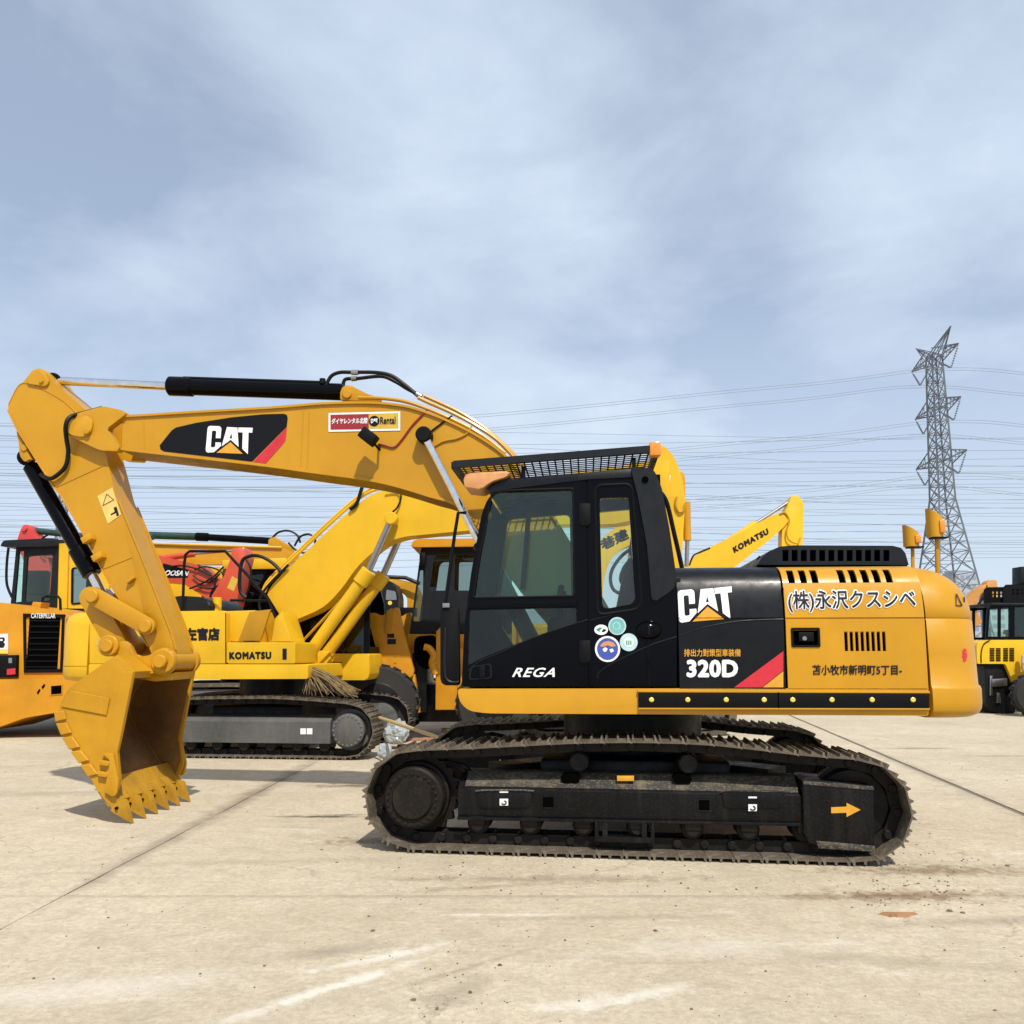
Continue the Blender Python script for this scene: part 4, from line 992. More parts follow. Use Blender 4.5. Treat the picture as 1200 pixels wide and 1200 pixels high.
# lip and teeth
lp = FU.L([(112, 921), (128, 946), (137, 938.5), (122, 913)], BV); B().prism(lp, BV, FV, .006).build('cutting_lip', M['tooth'], BKT)
tip = FU.at(155, 967, -.5); base = FU.at(120, 925, -.5); dirv = (Vector(tip) - Vector(base)).normalized(); nv = Vector((-dirv.y, dirv.x))
if nv.y < 0: nv = -nv
tz = Vector((tip[0], .004))
L0 = (Vector(tip) - Vector(base)).length
for k in range(6):
    v = -.495 + .220 * k
    def sec(t, hw, hn0, hn1): p = tz - dirv * (1 - t) * L0; return [(p.x + nv.x * hn0, v - hw, p.y + nv.y * hn0), (p.x + nv.x * hn0, v + hw, p.y + nv.y * hn0), (p.x + nv.x * hn1, v + hw * .9, p.y + nv.y * hn1), (p.x + nv.x * hn1, v - hw * .9, p.y + nv.y * hn1)]
    ad = B().loft([sec(.02, .074, -.01, .035), sec(.2, .076, -.02, .06), sec(.45, .056, -.03, .06), sec(.58, .046, -.03, .05)]).build('adapter', M['tooth'], BKT)
    th = B().loft([sec(.50, .058, -.045, .07), sec(.56, .060, -.045, .07), sec(.76, .040, -.026, .040), sec(.92, .021, -.008, .018), sec(1.0, .010, .0, .008)]).build('tooth', M['tooth'], BKT)
    c = tz - dirv * .41 * L0; B().cyl((c.x, v - .075, c.y + .012), (c.x, v + .075, c.y + .012), .014, seg=10).build('tooth_pin', M['rubber'], th)

# ================================================================== the yard floor
def concrete():
    m, t, p = mat_base('yard_concrete')
    g = nd(t, 'ShaderNodeNewGeometry'); pos = g.outputs['Position']
    def mapped(sx, sy, rot=0):
        mm = nd(t, 'ShaderNodeMapping'); mm.inputs['Scale'].default_value = (sx, sy, 1); mm.inputs['Rotation'].default_value = (0, 0, rot); t.links.new(pos, mm.inputs[0]); return mm.outputs[0]
    n1 = noise(t, .45, 8, .62, pos); n2 = noise(t, 2.6, 8, .68, mapped(1, 1.6, .3), .6); n3 = noise(t, 28, 6, .7, pos); n4 = noise(t, 1.2, 7, .7, mapped(.35, 2.2, .25), .4); n5 = noise(t, 130, 3, .6, pos)
    c = mixc_(t, rng(t, n1.outputs['Fac'], .32, .68, 0, 1), (0.480, 0.405, 0.285), (0.640, 0.554, 0.404))
    c = mixc_(t, rng(t, n2.outputs['Fac'], .5, .78, 0, .75), c, (0.658, 0.583, 0.463))
    c = mixc_(t, rng(t, n4.outputs['Fac'], .58, .8, 0, .5), c, (.25, .205, .145))
    c = mixc_(t, rng(t, n3.outputs['Fac'], .35, .62, .42, 0), c, (.24, .20, .145))
    c = mixc_(t, rng(t, n5.outputs['Fac'], .3, .46, .5, 0), c, (.20, .165, .12))
    v1 = nd(t, 'ShaderNodeTexVoronoi', feature='DISTANCE_TO_EDGE'); v1.inputs['Scale'].default_value = .55
    wv = nd(t, 'ShaderNodeVectorMath', operation='MULTIPLY_ADD'); n6 = noise(t, 3.0, 5, .6, pos); wv.inputs[1].default_value = (.5, .5, 0); t.links.new(n6.outputs['Color'], wv.inputs[0]); t.links.new(pos, wv.inputs[2]); t.links.new(wv.outputs[0], v1.inputs['Vector'])
    hair = rng(t, v1.outputs['Distance'], .0, .006, 1, 0); gate = rng(t, n1.outputs['Fac'], .5, .58, 0, .55)
    mu = nd(t, 'ShaderNodeMath', operation='MULTIPLY'); t.links.new(hair, mu.inputs[0]); t.links.new(gate, mu.inputs[1])
    c = mixc_(t, mu.outputs[0], c, (.17, .14, .10))
    n7 = noise(t, 6.5, 8, .75, pos, .8); c = mixc_(t, rng(t, n7.outputs['Fac'], .34, .56, .5, 0), c, (.33, .275, .20))
    n9 = noise(t, .9, 9, .72, mapped(1.0, 1.5, .5), 1.2); c = mixc_(t, rng(t, n9.outputs['Fac'], .60, .66, 0, .45), c, (.62, .575, .49)); c = mixc_(t, rng(t, n9.outputs['Fac'], .30, .40, .45, 0), c, (.32, .275, .21))
    n10 = noise(t, 2.0, 4, .9, mapped(.25, 9, .12), .2); c = mixc_(t, rng(t, n10.outputs['Fac'], .60, .70, 0, .4), c, (.30, .25, .18))
    n8 = noise(t, 1.1, 6, .7, mapped(3.0, .5, -.25), .3); c = mixc_(t, rng(t, n8.outputs['Fac'], .56, .74, 0, .4), c, (.34, .29, .215))
    # white scrape of cement dust and oil spills and other dark marks with their own outlines
    def blot(x, y, rx, ry, rot, col, fac, nz=.9, sc=3.0):
        nonlocal c
        s = nd(t, 'ShaderNodeVectorMath', operation='SUBTRACT'); s.inputs[1].default_value = (x, y, 0); t.links.new(pos, s.inputs[0])
        mm = nd(t, 'ShaderNodeMapping', vector_type='TEXTURE'); mm.inputs['Rotation'].default_value = (0, 0, rot); mm.inputs['Scale'].default_value = (rx, ry, 1); t.links.new(s.outputs[0], mm.inputs[0])
        l = nd(t, 'ShaderNodeVectorMath', operation='LENGTH'); t.links.new(mm.outputs[0], l.inputs[0])
        n = noise(t, sc, 6, .7, pos, .5)
        a = nd(t, 'ShaderNodeMath', operation='MULTIPLY_ADD'); a.inputs[1].default_value = nz * 2.4; t.links.new(n.outputs['Fac'], a.inputs[0])
        q = nd(t, 'ShaderNodeMath', operation='SUBTRACT'); q.inputs[1].default_value = nz * 1.2; t.links.new(l.outputs['Value'], q.inputs[0]); t.links.new(q.outputs[0], a.inputs[2])
        c = mixc_(t, rng(t, a.outputs[0], .15, 1.15, fac, 0), c, col)
    def bp(px_, py_, *a, **k): x, y = ground(px_, py_); blot(x, y, *a, **k)
    oil = (.055, .047, .038); mud = (.20, .125, .07); wht = (.70, .66, .58)
    bp(378, 957, .5, .06, 0, oil, .95, nz=1.1, sc=5); bp(400, 955, .3, .05, 0, oil, .8, nz=1.2, sc=7); bp(415, 921, .5, .14, 0, (.12, .095, .065), .85, nz=1.1, sc=4); bp(380, 1160, .55, .055, .75, wht, .7, nz=1.6, sc=5); bp(455, 1120, .4, .05, .55, wht, .6, nz=1.6, sc=6)
    bp(385, 1115, .35, .1, .4, (.24, .2, .15), .6); bp(90, 1160, .7, .2, .2, wht, .35); bp(1060, 1050, .75, .14, .0, mud, .9, nz=1.5, sc=7); bp(1095, 1020, .9, .16, .0, (.22, .15, .085), .85, nz=1.6, sc=10)
    bp(560, 1040, .5, .06, .2, (.22, .16, .1), .5, nz=1.4, sc=7); bp(640, 1030, 1.1, .12, 0, (.25, .185, .13), .65, nz=1.5, sc=8); bp(440, 985, .5, .14, .15, (.22, .165, .105), .85, nz=1.5, sc=10)
    bp(1075, 877, .7, .13, 0, (.18, .14, .1), .75); bp(1170, 886, .8, .09, .0, (.20, .17, .13), .7); bp(540, 1160, .25, .12, .9, (.25, .2, .15), .6); bp(690, 1175, .3, .08, .3, wht, .55, nz=1.5, sc=6); bp(760, 1165, .25, .06, .5, wht, .5, nz=1.5, sc=6); bp(590, 1072, .35, .03, .0, wht, .6, nz=1.5, sc=9)
    bp(60, 930, 1.2, .2, .1, (.27, .23, .17), .4); bp(300, 1010, 1.6, .1, .1, (.3, .25, .18), .4, sc=5); bp(1020, 1125, .9, .1, -.2, (.27, .22, .16), .4, sc=5); bp(860, 1110, .8, .16, .1, wht, .3, nz=1.4, sc=4); bp(1150, 1080, .8, .1, .1, (.27, .22, .16), .5, sc=7)
    bp(720, 1075, .8, .05, .05, (.28, .23, .17), .5, sc=9); bp(545, 1135, .5, .03, .7, (.23, .18, .13), .5, sc=12)
    blot(-2.77, 9.6, .15, 3.4, 0, (.20, .165, .12), .75, nz=.9, sc=2.6); blot(-2.8, 6.6, .09, 1.6, .02, (.26, .21, .155), .6, nz=.9); blot(5.2, 11, .14, 3.2, -.15, (.25, .2, .15), .55, nz=.9, sc=2.5); bp(600, 1051, 3.5, .035, 0, (.30, .25, .19), .5, nz=.9, sc=2)
    t.links.new(c, p.inputs['Base Color']); p.inputs['Roughness'].default_value = .88; p.inputs['Specular IOR Level'].default_value = .25
    b = nd(t, 'ShaderNodeBump'); b.inputs['Strength'].default_value = .5; b.inputs['Distance'].default_value = .012
    ad = nd(t, 'ShaderNodeMath', operation='ADD'); t.links.new(n3.outputs['Fac'], ad.inputs[0]); t.links.new(n2.outputs['Fac'], ad.inputs[1]); t.links.new(ad.outputs[0], b.inputs['Height']); t.links.new(b.outputs[0], p.inputs['Normal'])
    return m
M['concrete'] = concrete()
M['joint'] = plain('joint_dirt', (.17, .14, .10), .95)
gd = B().add([(-900, -60, -.008), (900, -60, -.008), (900, 1500, -.008), (-900, 1500, -.008)], [[0, 1, 2, 3]]).build('ground', M['joint']); gd['kind'] = 'structure'
jx = [lambda y: -18.5, lambda y: -10.7, lambda y: -2.77 + .012 * (y - 8), lambda y: 4.39 + .15 * (y - 5.54), lambda y: 13.5 + .1 * (y - 5), lambda y: 24]
jy = [-9, 5.54, 15.9, 26.5]
for i in range(len(jx) - 1):
    for j in range(len(jy) - 1):
        g_ = .012 if i != 2 and i != 3 else .016
        y0, y1 = jy[j] + (.005 if j != 1 else .009), jy[j + 1] - .006
        def side_line(fx, s):
            pts = []
            for k in range(31):
                y = y0 + (y1 - y0) * k / 30; pts.append((fx(y) + s * (.011 + (.024 if fx is jx[3] else -.006)) + random.uniform(-.006, .006), y))
            return pts
        L_ = side_line(jx[i], 1); R_ = side_line(jx[i + 1], -1)
        bot = [(L_[0][0] + (R_[0][0] - L_[0][0]) * k / 40, y0 + random.uniform(-.003, .003)) for k in range(1, 40)]
        topl = [(L_[-1][0] + (R_[-1][0] - L_[-1][0]) * k / 20, y1 + random.uniform(-.003, .003)) for k in range(19, 0, -1)]
        pg = bot + R_ + topl + L_[::-1]
        n = len(pg); bb = B().add([(x, y, 0) for x, y in pg] + [(x, y, -.015) for x, y in pg], [list(range(n))] + [[k, (k + 1) % n, (k + 1) % n + n, k + n] for k in range(n)])
        bb.build('concrete_slab', M['concrete'], gd)
# beyond the slabs
fa = B().add([(-900, 26.51, -.004), (900, 26.51, -.004), (900, 1500, -.004), (-900, 1500, -.004)], [[0, 1, 2, 3]]); fa.add([(-900, -60, -.004), (-18.5, -60, -.004), (-18.5, 26.5, -.004), (-900, 26.5, -.004)], [[0, 1, 2, 3]]); fa.add([(24, -60, -.004), (900, -60, -.004), (900, 26.5, -.004), (24, 26.5, -.004)], [[0, 1, 2, 3]])
fy = fa.build('far_yard', M['concrete']); fy['kind'] = 'structure'

# loose grit (one mass) and the single stones
M['stone'] = paint('brown_stone', (.16, .12, .085), .9, .3, 0, .3, (.3, .25, .18), streak=False)
gb = B()
def pebble(b, x, y, r):
    n = 6; ph = random.random() * 6
    top = [(x + r * random.uniform(.7, 1.2) * math.cos(ph + k * 2 * math.pi / n), y + r * random.uniform(.7, 1.2) * math.sin(ph + k * 2 * math.pi / n)) for k in range(n)]
    vs = [(a, c, 0) for a, c in top] + [(x + (a - x) * .7, y + (c - y) * .7, r * .7) for a, c in top] + [(x, y, r * .95)]
    b.add(vs, [[k, (k + 1) % n, n + (k + 1) % n, n + k] for k in range(n)] + [[n + k, n + (k + 1) % n, 2 * n] for k in range(n)])
for k in range(420):
    px_, py_ = random.uniform(-20, 1220), 880 + 320 * random.random() ** 1.3
    x, y = ground(px_, py_); pebble(gb, x, y, random.choice((.002, .003, .004, .006)) * random.uniform(.7, 1.3))
for (cx_, cy_, sx, sy, n) in ((1060, 1045, 55, 14, 150), (1080, 1010, 45, 18, 90), (560, 1020, 60, 10, 50), (450, 990, 40, 10, 70), (760, 1030, 140, 12, 60), (540, 1150, 30, 40, 25), (1130, 900, 40, 8, 30)):
    for k in range(n):
        x, y = ground(random.gauss(cx_, sx), max(870, random.gauss(cy_, sy))); pebble(gb, x, y, random.uniform(.002, .004) + .008 * random.random() ** 4)
gr = gb.build('grit', M['stone']); gr['kind'] = 'stuff'; gr['label'] = 'scattered brown grit and crumbs of dirt on the concrete'; gr['category'] = 'grit'
for px_, py_, r in ((437, 1091, .022), (432, 1074, .016), (395, 1011, .018), (377, 996, .02), (155, 982, .018), (768, 1091, .02), (1180, 1015, .028), (1128, 1070, .024), (1113, 1068, .03), (694, 1086, .014), (485, 1172, .02), (500, 1041, .014), (310, 1132, .014), (1165, 1014, .016)):
    x, y = ground(px_, py_); b = B(); pebble(b, x, y, r * .72)
    b.v = [(q_[0], q_[1], q_[2] * .55) for q_ in b.v]
    tag(b.build('stone', M['stone'], sharp=15), 'small brown stone lying loose on the concrete', 'stone', 'small stones on the concrete')
x, y = ground(1053, 1073)
M['clod'] = paint('red_clay', (.34, .17, .08), .95, .2, 0, .3, (.45, .28, .16), streak=False)
b = B(); pts = []
n = 18
for k in range(n): a = 2 * math.pi * k / n; rr = random.uniform(.6, 1.15); pts.append((x + (.10 * rr + .025 * math.sin(3 * a)) * math.cos(a), y + (.05 * rr + .02 * math.cos(2 * a)) * math.sin(a)))
b.add([(a, c, .0) for a, c in pts] + [(x + (a - x) * .8, y + (c - y) * .8, .014) for a, c in pts] + [(x, y, .02)], [[k, (k + 1) % n, n + (k + 1) % n, n + k] for k in range(n)] + [[n + k, n + (k + 1) % n, 2 * n] for k in range(n)])
tag(b.build('clay_clod', M['clod'], sharp=15), 'flat reddish clay clod on the concrete right of the big track', 'clod')

# ================================================================== machines behind
def simple_track(root, uc, L_, v0, v1, H_, matf, dz=0):
    p = track_path((uc - L_ / 2, H_ / 2 + dz), H_ / 2, (uc + L_ / 2, H_ / 2 + dz), H_ / 2, [(uc - L_ / 4, H_ + .01 + dz), (uc, H_ + .02 + dz), (uc + L_ / 4, H_ + .01 + dz)])
    inner = [(uc + (a - uc) * .93, H_ / 2 + (c - H_ / 2) * .82) for a, c in p]
    t_ = B().plate(p, [inner[::-1]], v0, v1).build('track', M['shoe'], root)
    B().prism([(uc + (a - uc) * .9, H_ / 2 + (c - H_ / 2) * .7) for a, c in p], v0 + .06, v1 - .06, .01).build('track_frame', matf, t_)
    return t_
def hidden_body(root, mat, uc=0.0, face=1, cab_v=(.35, 1.3), cab=True, yup=1.04):
    """house, counterweight, cab and tracks of a machine that stands mostly behind others"""
    for v0, v1 in ((-1.4, -.85), (.85, 1.4)): simple_track(root, uc, 3.2, v0, v1, .82, M['greytrack'])
    B().box((uc - .6, -.9, .35), (uc + .6, .9, .8), .03).build('car_body', M['frame'], root)
    B().cyl((uc, 0, .75), (uc, 0, yup), .6, seg=28).build('swing_bearing', M['frame'], root)
    B().box((uc - 2.0, -1.3, yup), (uc + 1.35, 1.3, yup + .2), .03).build('revolving_frame', mat, root)
    s = -face
    a, c = sorted((uc + s * .45, uc + s * 2.0))
    B().box((a, -1.3, yup + .2), (c, 1.3, yup + 1.0), .08, seg=3).build('engine_housing', mat, root)
    a, c = sorted((uc + s * 2.0, uc + s * 2.65)); B().box((a, -1.28, yup + .02), (c, 1.28, yup + 1.05), .16, seg=4).build('counterweight', mat, root)
    if cab:
        a, c = sorted((uc - s * .1, uc - s * 1.3)); z0, z1 = yup + .2, yup + 1.85
        w_ = [(a + .12, z0 + .75), (c - .12, z0 + .75), (c - .12, z1 - .12), (a + .12, z1 - .12)]
        o = [(a, z0), (c, z0), (c, z1), (a, z1)]
        cb = B().plate(fillet(o, .08), [fillet(w_, .06)[::-1]], cab_v[0], cab_v[0] + .05).build('cab', M['black'], root)
        B().plate(fillet(o, .08), [fillet(w_, .06)[::-1]], cab_v[1] - .05, cab_v[1]).build('cab_side', M['black'], cb)
        B().prism(w_, cab_v[0] + .02, cab_v[0] + .026).build('window_pane', M['glass_dark'], cb)
        b = B(); b.box((a, cab_v[0] + .05, z1 - .1), (c, cab_v[1] - .05, z1), .02); b.box((a + .02, cab_v[0] + .05, z0), (c - .02, cab_v[1] - .05, z0 + .7)); b.build('cab_shell', M['black'], cb)
def bent(fr, topx, lowx, v, n=4):
    t_ = [(p[0], p[1]) for p in spline([(*fr.at(x, y, v), 0) for x, y in topx], n)]; l_ = [(p[0], p[1]) for p in spline([(*fr.at(x, y, v), 0) for x, y in lowx], n)]
    return t_[::-1] + l_

# ---- lemon-yellow excavator behind the bucket
KYAW = R(6)
K = Frame(-3.72, 13.85, KYAW)
K1 = thing('crawler_excavator', 'bright yellow excavator behind the bucket, boom raised rightwards, twig broom on its track', 'excavator', (-3.72, 13.85, 0), -KYAW)
KV = -1.37
c1 = K.at(407, 856, -1.43); c1 = (c1[0], .41); c0 = (c1[0] - 3.27, .41)
kp = track_path(c0, .37, c1, .37, [(c0[0] + .5, .81), (c0[0] + 1.2, .84), (c1[0] - 1.1, .85), (c1[0] - .5, .82)])
for v0, v1 in ((-1.43, -.83), (.83, 1.43)): make_track(K1, kp, 44, v0, v1, None, M['shoe'], M['link'])
for s in (-1, 1):
    sec = [(-1.36, .22), (-1.36, .52), (-1.3, .57), (-1.0, .60), (-1.0, .22)]
    b = B(); xprism(b, [(p[0] * -s, p[1]) for p in sec] if s > 0 else sec, c0[0] + .45, c1[0] - .27); fr_ = b.build('track_frame', M['greytrack'], K1)
    vf = lambda a: -s * a if s > 0 else a
    q = Vector((0, vf(-1), 0)).to_track_quat('Z', 'Y').to_matrix()
    B().lathe([(0, .26), (.2, .26), (.235, .24), (.24, .1), (.29, .1), (.29, .06), (0, .06)], (c1[0], vf(-1.15), c1[1]), q, 36).build('final_drive', M['greytrack'], K1)
    kb_ = B().cyl((0, 0, 0), (0, vf(-.014), 0), .012, seg=6).mesh('hub_bolt'); kb_.materials.append(M['galv'])
    for k in range(20): o_ = link('hub_bolt', kb_, None, K1); o_.location = (c1[0] + .205 * math.cos(R(18 * k)), vf(-1.409), c1[1] + .205 * math.sin(R(18 * k)))
    B().lathe([(0, .16), (.2, .16), (.27, .14), (.27, 0), (0, 0)], (c0[0], vf(-1.15), c0[1]), q, 36).build('idler', M['greytrack'], K1)
    for k in range(7): uu = c0[0] + .5 + k * .4; B().cyl((uu, vf(-1.3), .18), (uu, vf(-1.0), .18), .085, seg=16, bev=.01).build('track_roller', M['link'], K1)
    if s > 0:
        P = fillet([(c1[0] - .9, .15), (c1[0] + .05, .15), (c1[0] + .24, .41), (c1[0] + .05, .68), (c1[0] - .9, .62)], [.02, .2, .2, .2, .05], 5)
        B().prism(P, .72, .82, .02).build('inner_guard', M['greytrack'], K1)
for xx in (352, 359.5): patch('white_tag', K1, [(xx, 853.5), (xx + 6.5, 853.5), (xx + 6.5, 860.5), (xx, 860.5)], K, -1.365, M['white'])
B().box((-.7, -.9, .38), (.7, .9, .72), .03).build('car_body', M['frame'], K1); B().cyl((0, 0, .7), (0, 0, 1.1), .62, seg=32).build('swing_bearing', M['frame'], K1)
P = fillet(K.L([(104, 778), (361, 778.5), (361, 795.5), (104, 796.5)], KV), .02); B().prism(P, KV, 1.37, .02, 3).build('revolving_frame', M['kom'], K1)
# counterweight: rounded block at the left end
u0 = K.at(103, 750, KV)[0]
def kw(z, d):
    o = []
    for k in range(25):
        a = -math.pi / 2 + math.pi * k / 24; c, s_ = math.cos(a), math.sin(a)
        o.append((u0 - (.62 - d) * abs(c) ** .62, (1.37 - d) * math.copysign(abs(s_) ** .4, s_), z))
    return o
zt_ = K.at(90, 717, KV)[1]; zb_ = K.at(90, 797, KV)[1]; zm_ = K.at(90, 781, KV)[1]
kc = B().loft([kw(z, d) for z, d in ((zb_ - .02, .14), (zb_, .05), (zb_ + .06, .012), (zm_ - .008, .01), (zm_, .025), (zm_ + .008, .01), (zt_ - .2, .012), (zt_ - .08, .04), (zt_ - .02, .1), (zt_, .2))]).build('counterweight', M['kom'], K1, sharp=50)
patch('label', kc, [(112, 749), (123, 748.5), (123, 756.5), (112, 756.5)], K, KV - .004, M['warn'])
P = K.L([(105, 717.5), (265, 715.5), (265, 777.5), (105, 777.5)], KV); hz_ = B().prism(fillet(P, [.06, .06, .01, .01]), KV, 1.37, .05, 4).build('engine_housing', M['kom'], K1)
B().tube([K.p3(264.5, 718, KV - .002), K.p3(264.5, 777, KV - .002)], .006, 5).build('panel_gap', M['dark'], hz_)
P = K.L([(266, 752.5), (346, 752.5), (346, 777.5), (266, 777.5)], KV); bx_ = B().prism(fillet(P, .02), KV, KV + .9, .02, 2).build('tool_box', M['kom'], K1)
P = K.L([(266, 716), (298, 715), (298, 752), (266, 752)], KV + .12); B().prism(P, KV + .14, KV + .95, .02).build('fuel_tank', M['kom'], K1)
lid = K.L([(279, 751), (292, 717), (317, 714), (305, 751)], KV - .02); B().prism(lid, KV - .02, KV + .03, .008).build('open_lid', M['cat_old'], K1)
P = K.L([(318, 752), (322, 725), (330, 716), (341, 752)], KV + .1); B().prism(P, KV + .1, KV + .7, .01).build('step_post', M['kom'], K1)
decal('maker_lettering', bx_, 'KOMATSU', (268.5, 773), (318, 772.5), (268.5, 764), K, KV - .004, M['navy'], .075, 0, 1.2)
decal('shop_lettering', hz_, '左官店', (217, 751), (257.5, 751), (217, 735.5), K, KV - .004, M['navy'], .06)
decal('phone_lettering', hz_, '0781-62-5110', (226, 769), (253, 769), (226, 763), K, KV - .004, M['navy'], .01) if False else None
patch('small_plate', bx_, [(331, 760), (336, 760), (336, 773), (331, 773)], K, KV - .004, M['navy'])
P = fillet(K.L([(196, 716), (200, 703), (212, 698.5), (240, 700), (250, 705), (252, 716)], -.6), .1); B().prism(P, -.7, .5, .05, 3).build('muffler_cover', M['cover'], K1)
c = K.at(254, 715, -.5); B().cyl((c[0], -.5, c[1] - .05), (c[0], -.5, c[1] + .2), .07, seg=16).build('filler_neck', M['kom'], K1)
b = B(); hv = KV + .25
b.tube([K.p3(x, y, hv) for x, y in ((214, 716), (216, 660), (217.5, 650), (222, 646), (264, 646), (290, 674), (314, 702), (332, 745), (341, 768), (338, 776))], .022, 8)
b.tube([K.p3(270, 703.5, hv), K.p3(316, 704, hv)], .02, 8).build('hand_rail', M['rubber'], K1)
# far-side cab
kcab = K.L([(345, 795), (432, 795), (433, 772), (433, 705), (424, 668), (360, 664), (350, 690)], .35)
wk = K.L([(362, 765), (426, 765), (427, 708), (420, 676), (366, 672)], .35)
kb = B().plate(kcab, [wk[::-1]], .35, .4).build('cab', M['black'], K1); B().prism(wk, .37, .375).build('window_pane', M['glass_dark'], kb)
b = B(); kz = [K.at(x, y, .35) for x, y in ((432, 770), (433, 705), (424, 668), (360, 664), (350, 690), (345, 790))]
b.box((kz[4][0], .42, 1.2), (kz[4][0] + .1, 1.3, kz[3][1] - .1)); b.box((kz[3][0], .4, kz[3][1] - .08), (kz[2][0], 1.32, kz[3][1] - .01), .02); b.plate(kcab, [], 1.3, 1.35); b.box((kz[0][0] - .12, .42, 1.1), (kz[0][0] - .02, 1.3, 1.6)).build('cab_shell', M['black'], kb)
P = fillet(K.L([(340, 797), (430, 797), (433, 790), (433, 766), (385, 766), (340, 766)], .3), .03); cbz = B().prism(P, .30, 1.36, .03, 3).build('cab_base', M['kom'], K1)
patch('base_mark', cbz, [(386, 776), (401, 776), (401, 781), (386, 781)], K, .296, M['navy'])
# boom, rams, arm
kb_top = [(313, 697), (322, 682), (360, 645), (404, 604), (430, 583), (448, 575.5), (466, 572), (520, 570), (600, 562), (690, 552), (760, 541), (785, 540)]
kb_low = [(334, 731), (352, 724), (379, 711), (400, 690), (421, 662), (449, 638), (470, 630), (487, 627.5), (545, 622), (600, 617), (670, 614), (735, 612), (785, 590)]
KB = B().prism(bent(K, kb_top, kb_low, -.2), -.2, .2, .012, 2).build('boom', M['kom'], K1)
for dv, off in ((-.12, 5), (-.02, 8)):
    B().tube(spline([K.p3(x - off * .6, y - off * .6, dv) for x, y in kb_top[:8]], 4), .025, 6).build('steel_line', M['kom'], KB)
B().tube(spline([K.p3(x, y, -.24) for x, y in ((410, 597), (418, 590), (424, 572), (428, 562), (436, 552))], 5), .03, 6).build('hose', M['hose'], KB)
B().tube(spline([K.p3(x, y, -.26) for x, y in ((452, 574), (466, 573), (470, 582), (466, 594), (460, 600))], 5), .015, 6).build('hose', M['hose'], KB)
B().tube(spline([K.p3(x, y, -.26) for x, y in ((312, 730), (305, 716), (304, 705), (309, 693), (320, 680), (338, 662))], 5), .02, 6).build('hose', M['hose'], KB)
B().tube(spline([K.p3(x, y, -.15) for x, y in ((331, 672), (320, 660), (305, 652), (292, 652), (283, 660), (281, 690), (288, 700))], 5), .03, 6).build('hose', M['hose'], KB)
for s in (-1, 1):
    v = s * .34; b0, b1 = K.p3(359, 771, -.34), K.p3(431, 671, -.34); r1 = K.p3(459, 608, -.34)
    if s > 0:
        for q_ in (b0, b1, r1): q_.y = .34; q_.x += .06
    d = (b1 - b0).normalized()
    o = B().cyl(b0, b1, .10, seg=20, bev=.01).build('boom_cylinder', M['kom'], K1)
    B().cyl(b1 - d * .22, b1 + d * .04, .125, seg=20, bev=.012).build('gland', M['kom'], o); B().cyl(b1, r1, .055, seg=16).build('rod', M['steel'], o)
    B().cyl((r1.x, v - .08, r1.z), (r1.x, v + .08, r1.z), .1, seg=20, bev=.012).build('rod_eye', M['kom'], o)
    B().tube([b0 + Vector((-.1, -.06 * s, .25)), b1 + Vector((-.12, -.06 * s, -.1))], .022, 6).build('pressure_line', M['cat_old'], o)
    P = [(b0.x - .12, b0.z + .12), (b0.x + .14, b0.z + .1), (b0.x + .16, b0.z - .3), (b0.x - .2, b0.z - .32)]; B().prism(P, v - .12, v + .12, .015).build('cylinder_foot', M['kom'], o)
karm = [(762, 527), (770, 521), (779, 523), (790, 535), (797, 553), (801, 568), (803, 585), (800, 640), (794, 700), (788, 745), (778, 748), (776, 700), (772, 620), (766, 560)]
KA = B().prism(fillet(K.L(karm, -.17), .05), -.17, .17, .012).build('arm', M['kom'], K1)
b0, b1, r1 = K.p3(804.5, 588, -.05), K.p3(805.5, 634, -.05), K.p3(804.5, 664, -.05)
o = B().cyl(b0, b1, .06, seg=16, bev=.008).build('bucket_cylinder', M['cat'], K1); B().cyl(b1, r1, .033, seg=12).build('rod', M['steel'], o)
P = fillet(K.L([(796, 553), (801, 552), (803, 562), (803, 588), (799, 590), (795, 575)], -.1), .03); B().prism(P, -.1, .1, .01).build('ram_lug', M['cat'], KA)
B().tube(spline([K.p3(x, y, -.2) for x, y in ((793, 582), (792, 592), (796, 600), (801, 598), (803, 590))], 5), .018, 6).build('hose', M['cat_old'], KA)
SGN = patch('safety_plate', KA, [(771, 555), (786, 557), (783, 577), (769, 573)], K, -.19, M['white'])
patch('green_cross', SGN, [(774, 559), (779, 558), (779, 561.5), (784, 562), (783, 567), (778.5, 567), (778, 572), (774, 571), (774, 566), (771, 565), (771, 561), (774, 561)], K, -.195, M['green'])
# ---- excavator whose lettered boom shows above the engine cover
K2F = Frame(2.6, 20.5, 0)
K2 = thing('crawler_excavator', 'yellow excavator behind the engine housing, lettered boom rising right to a hanging arm', 'excavator', (2.6, 20.5, 0))
hidden_body(K2, M['kom2'], 0.0, 1, cab=True)
k2b = [(800, 665), (812, 654), (830, 642), (860, 628), (890, 612), (908, 603), (918, 601), (923, 606)]; k2l = [(760, 740), (800, 712), (835, 680), (860, 665), (885, 646), (905, 630), (918, 618), (923, 612)]
BM2 = B().prism(bent(K2F, [(740, 735), (770, 700)] + k2b, k2l, -.2), -.2, .2, .01).build('boom', M['kom2'], K2)
decal('maker_lettering', BM2, 'KOMATSU', (860.5, 648.5), (901.5, 625.5), (858, 641.5), K2F, -.205, M['navy'], .075, 0, 1.2)
P = fillet(K2F.L([(916, 643), (917, 607), (924, 590), (928, 581), (932, 579.5), (940, 585), (942, 592), (941, 632), (938, 660), (932, 690), (922, 690)], -.15), .04); AM2 = B().prism(P, -.15, .15, .012).build('arm', M['kom2'], K2)
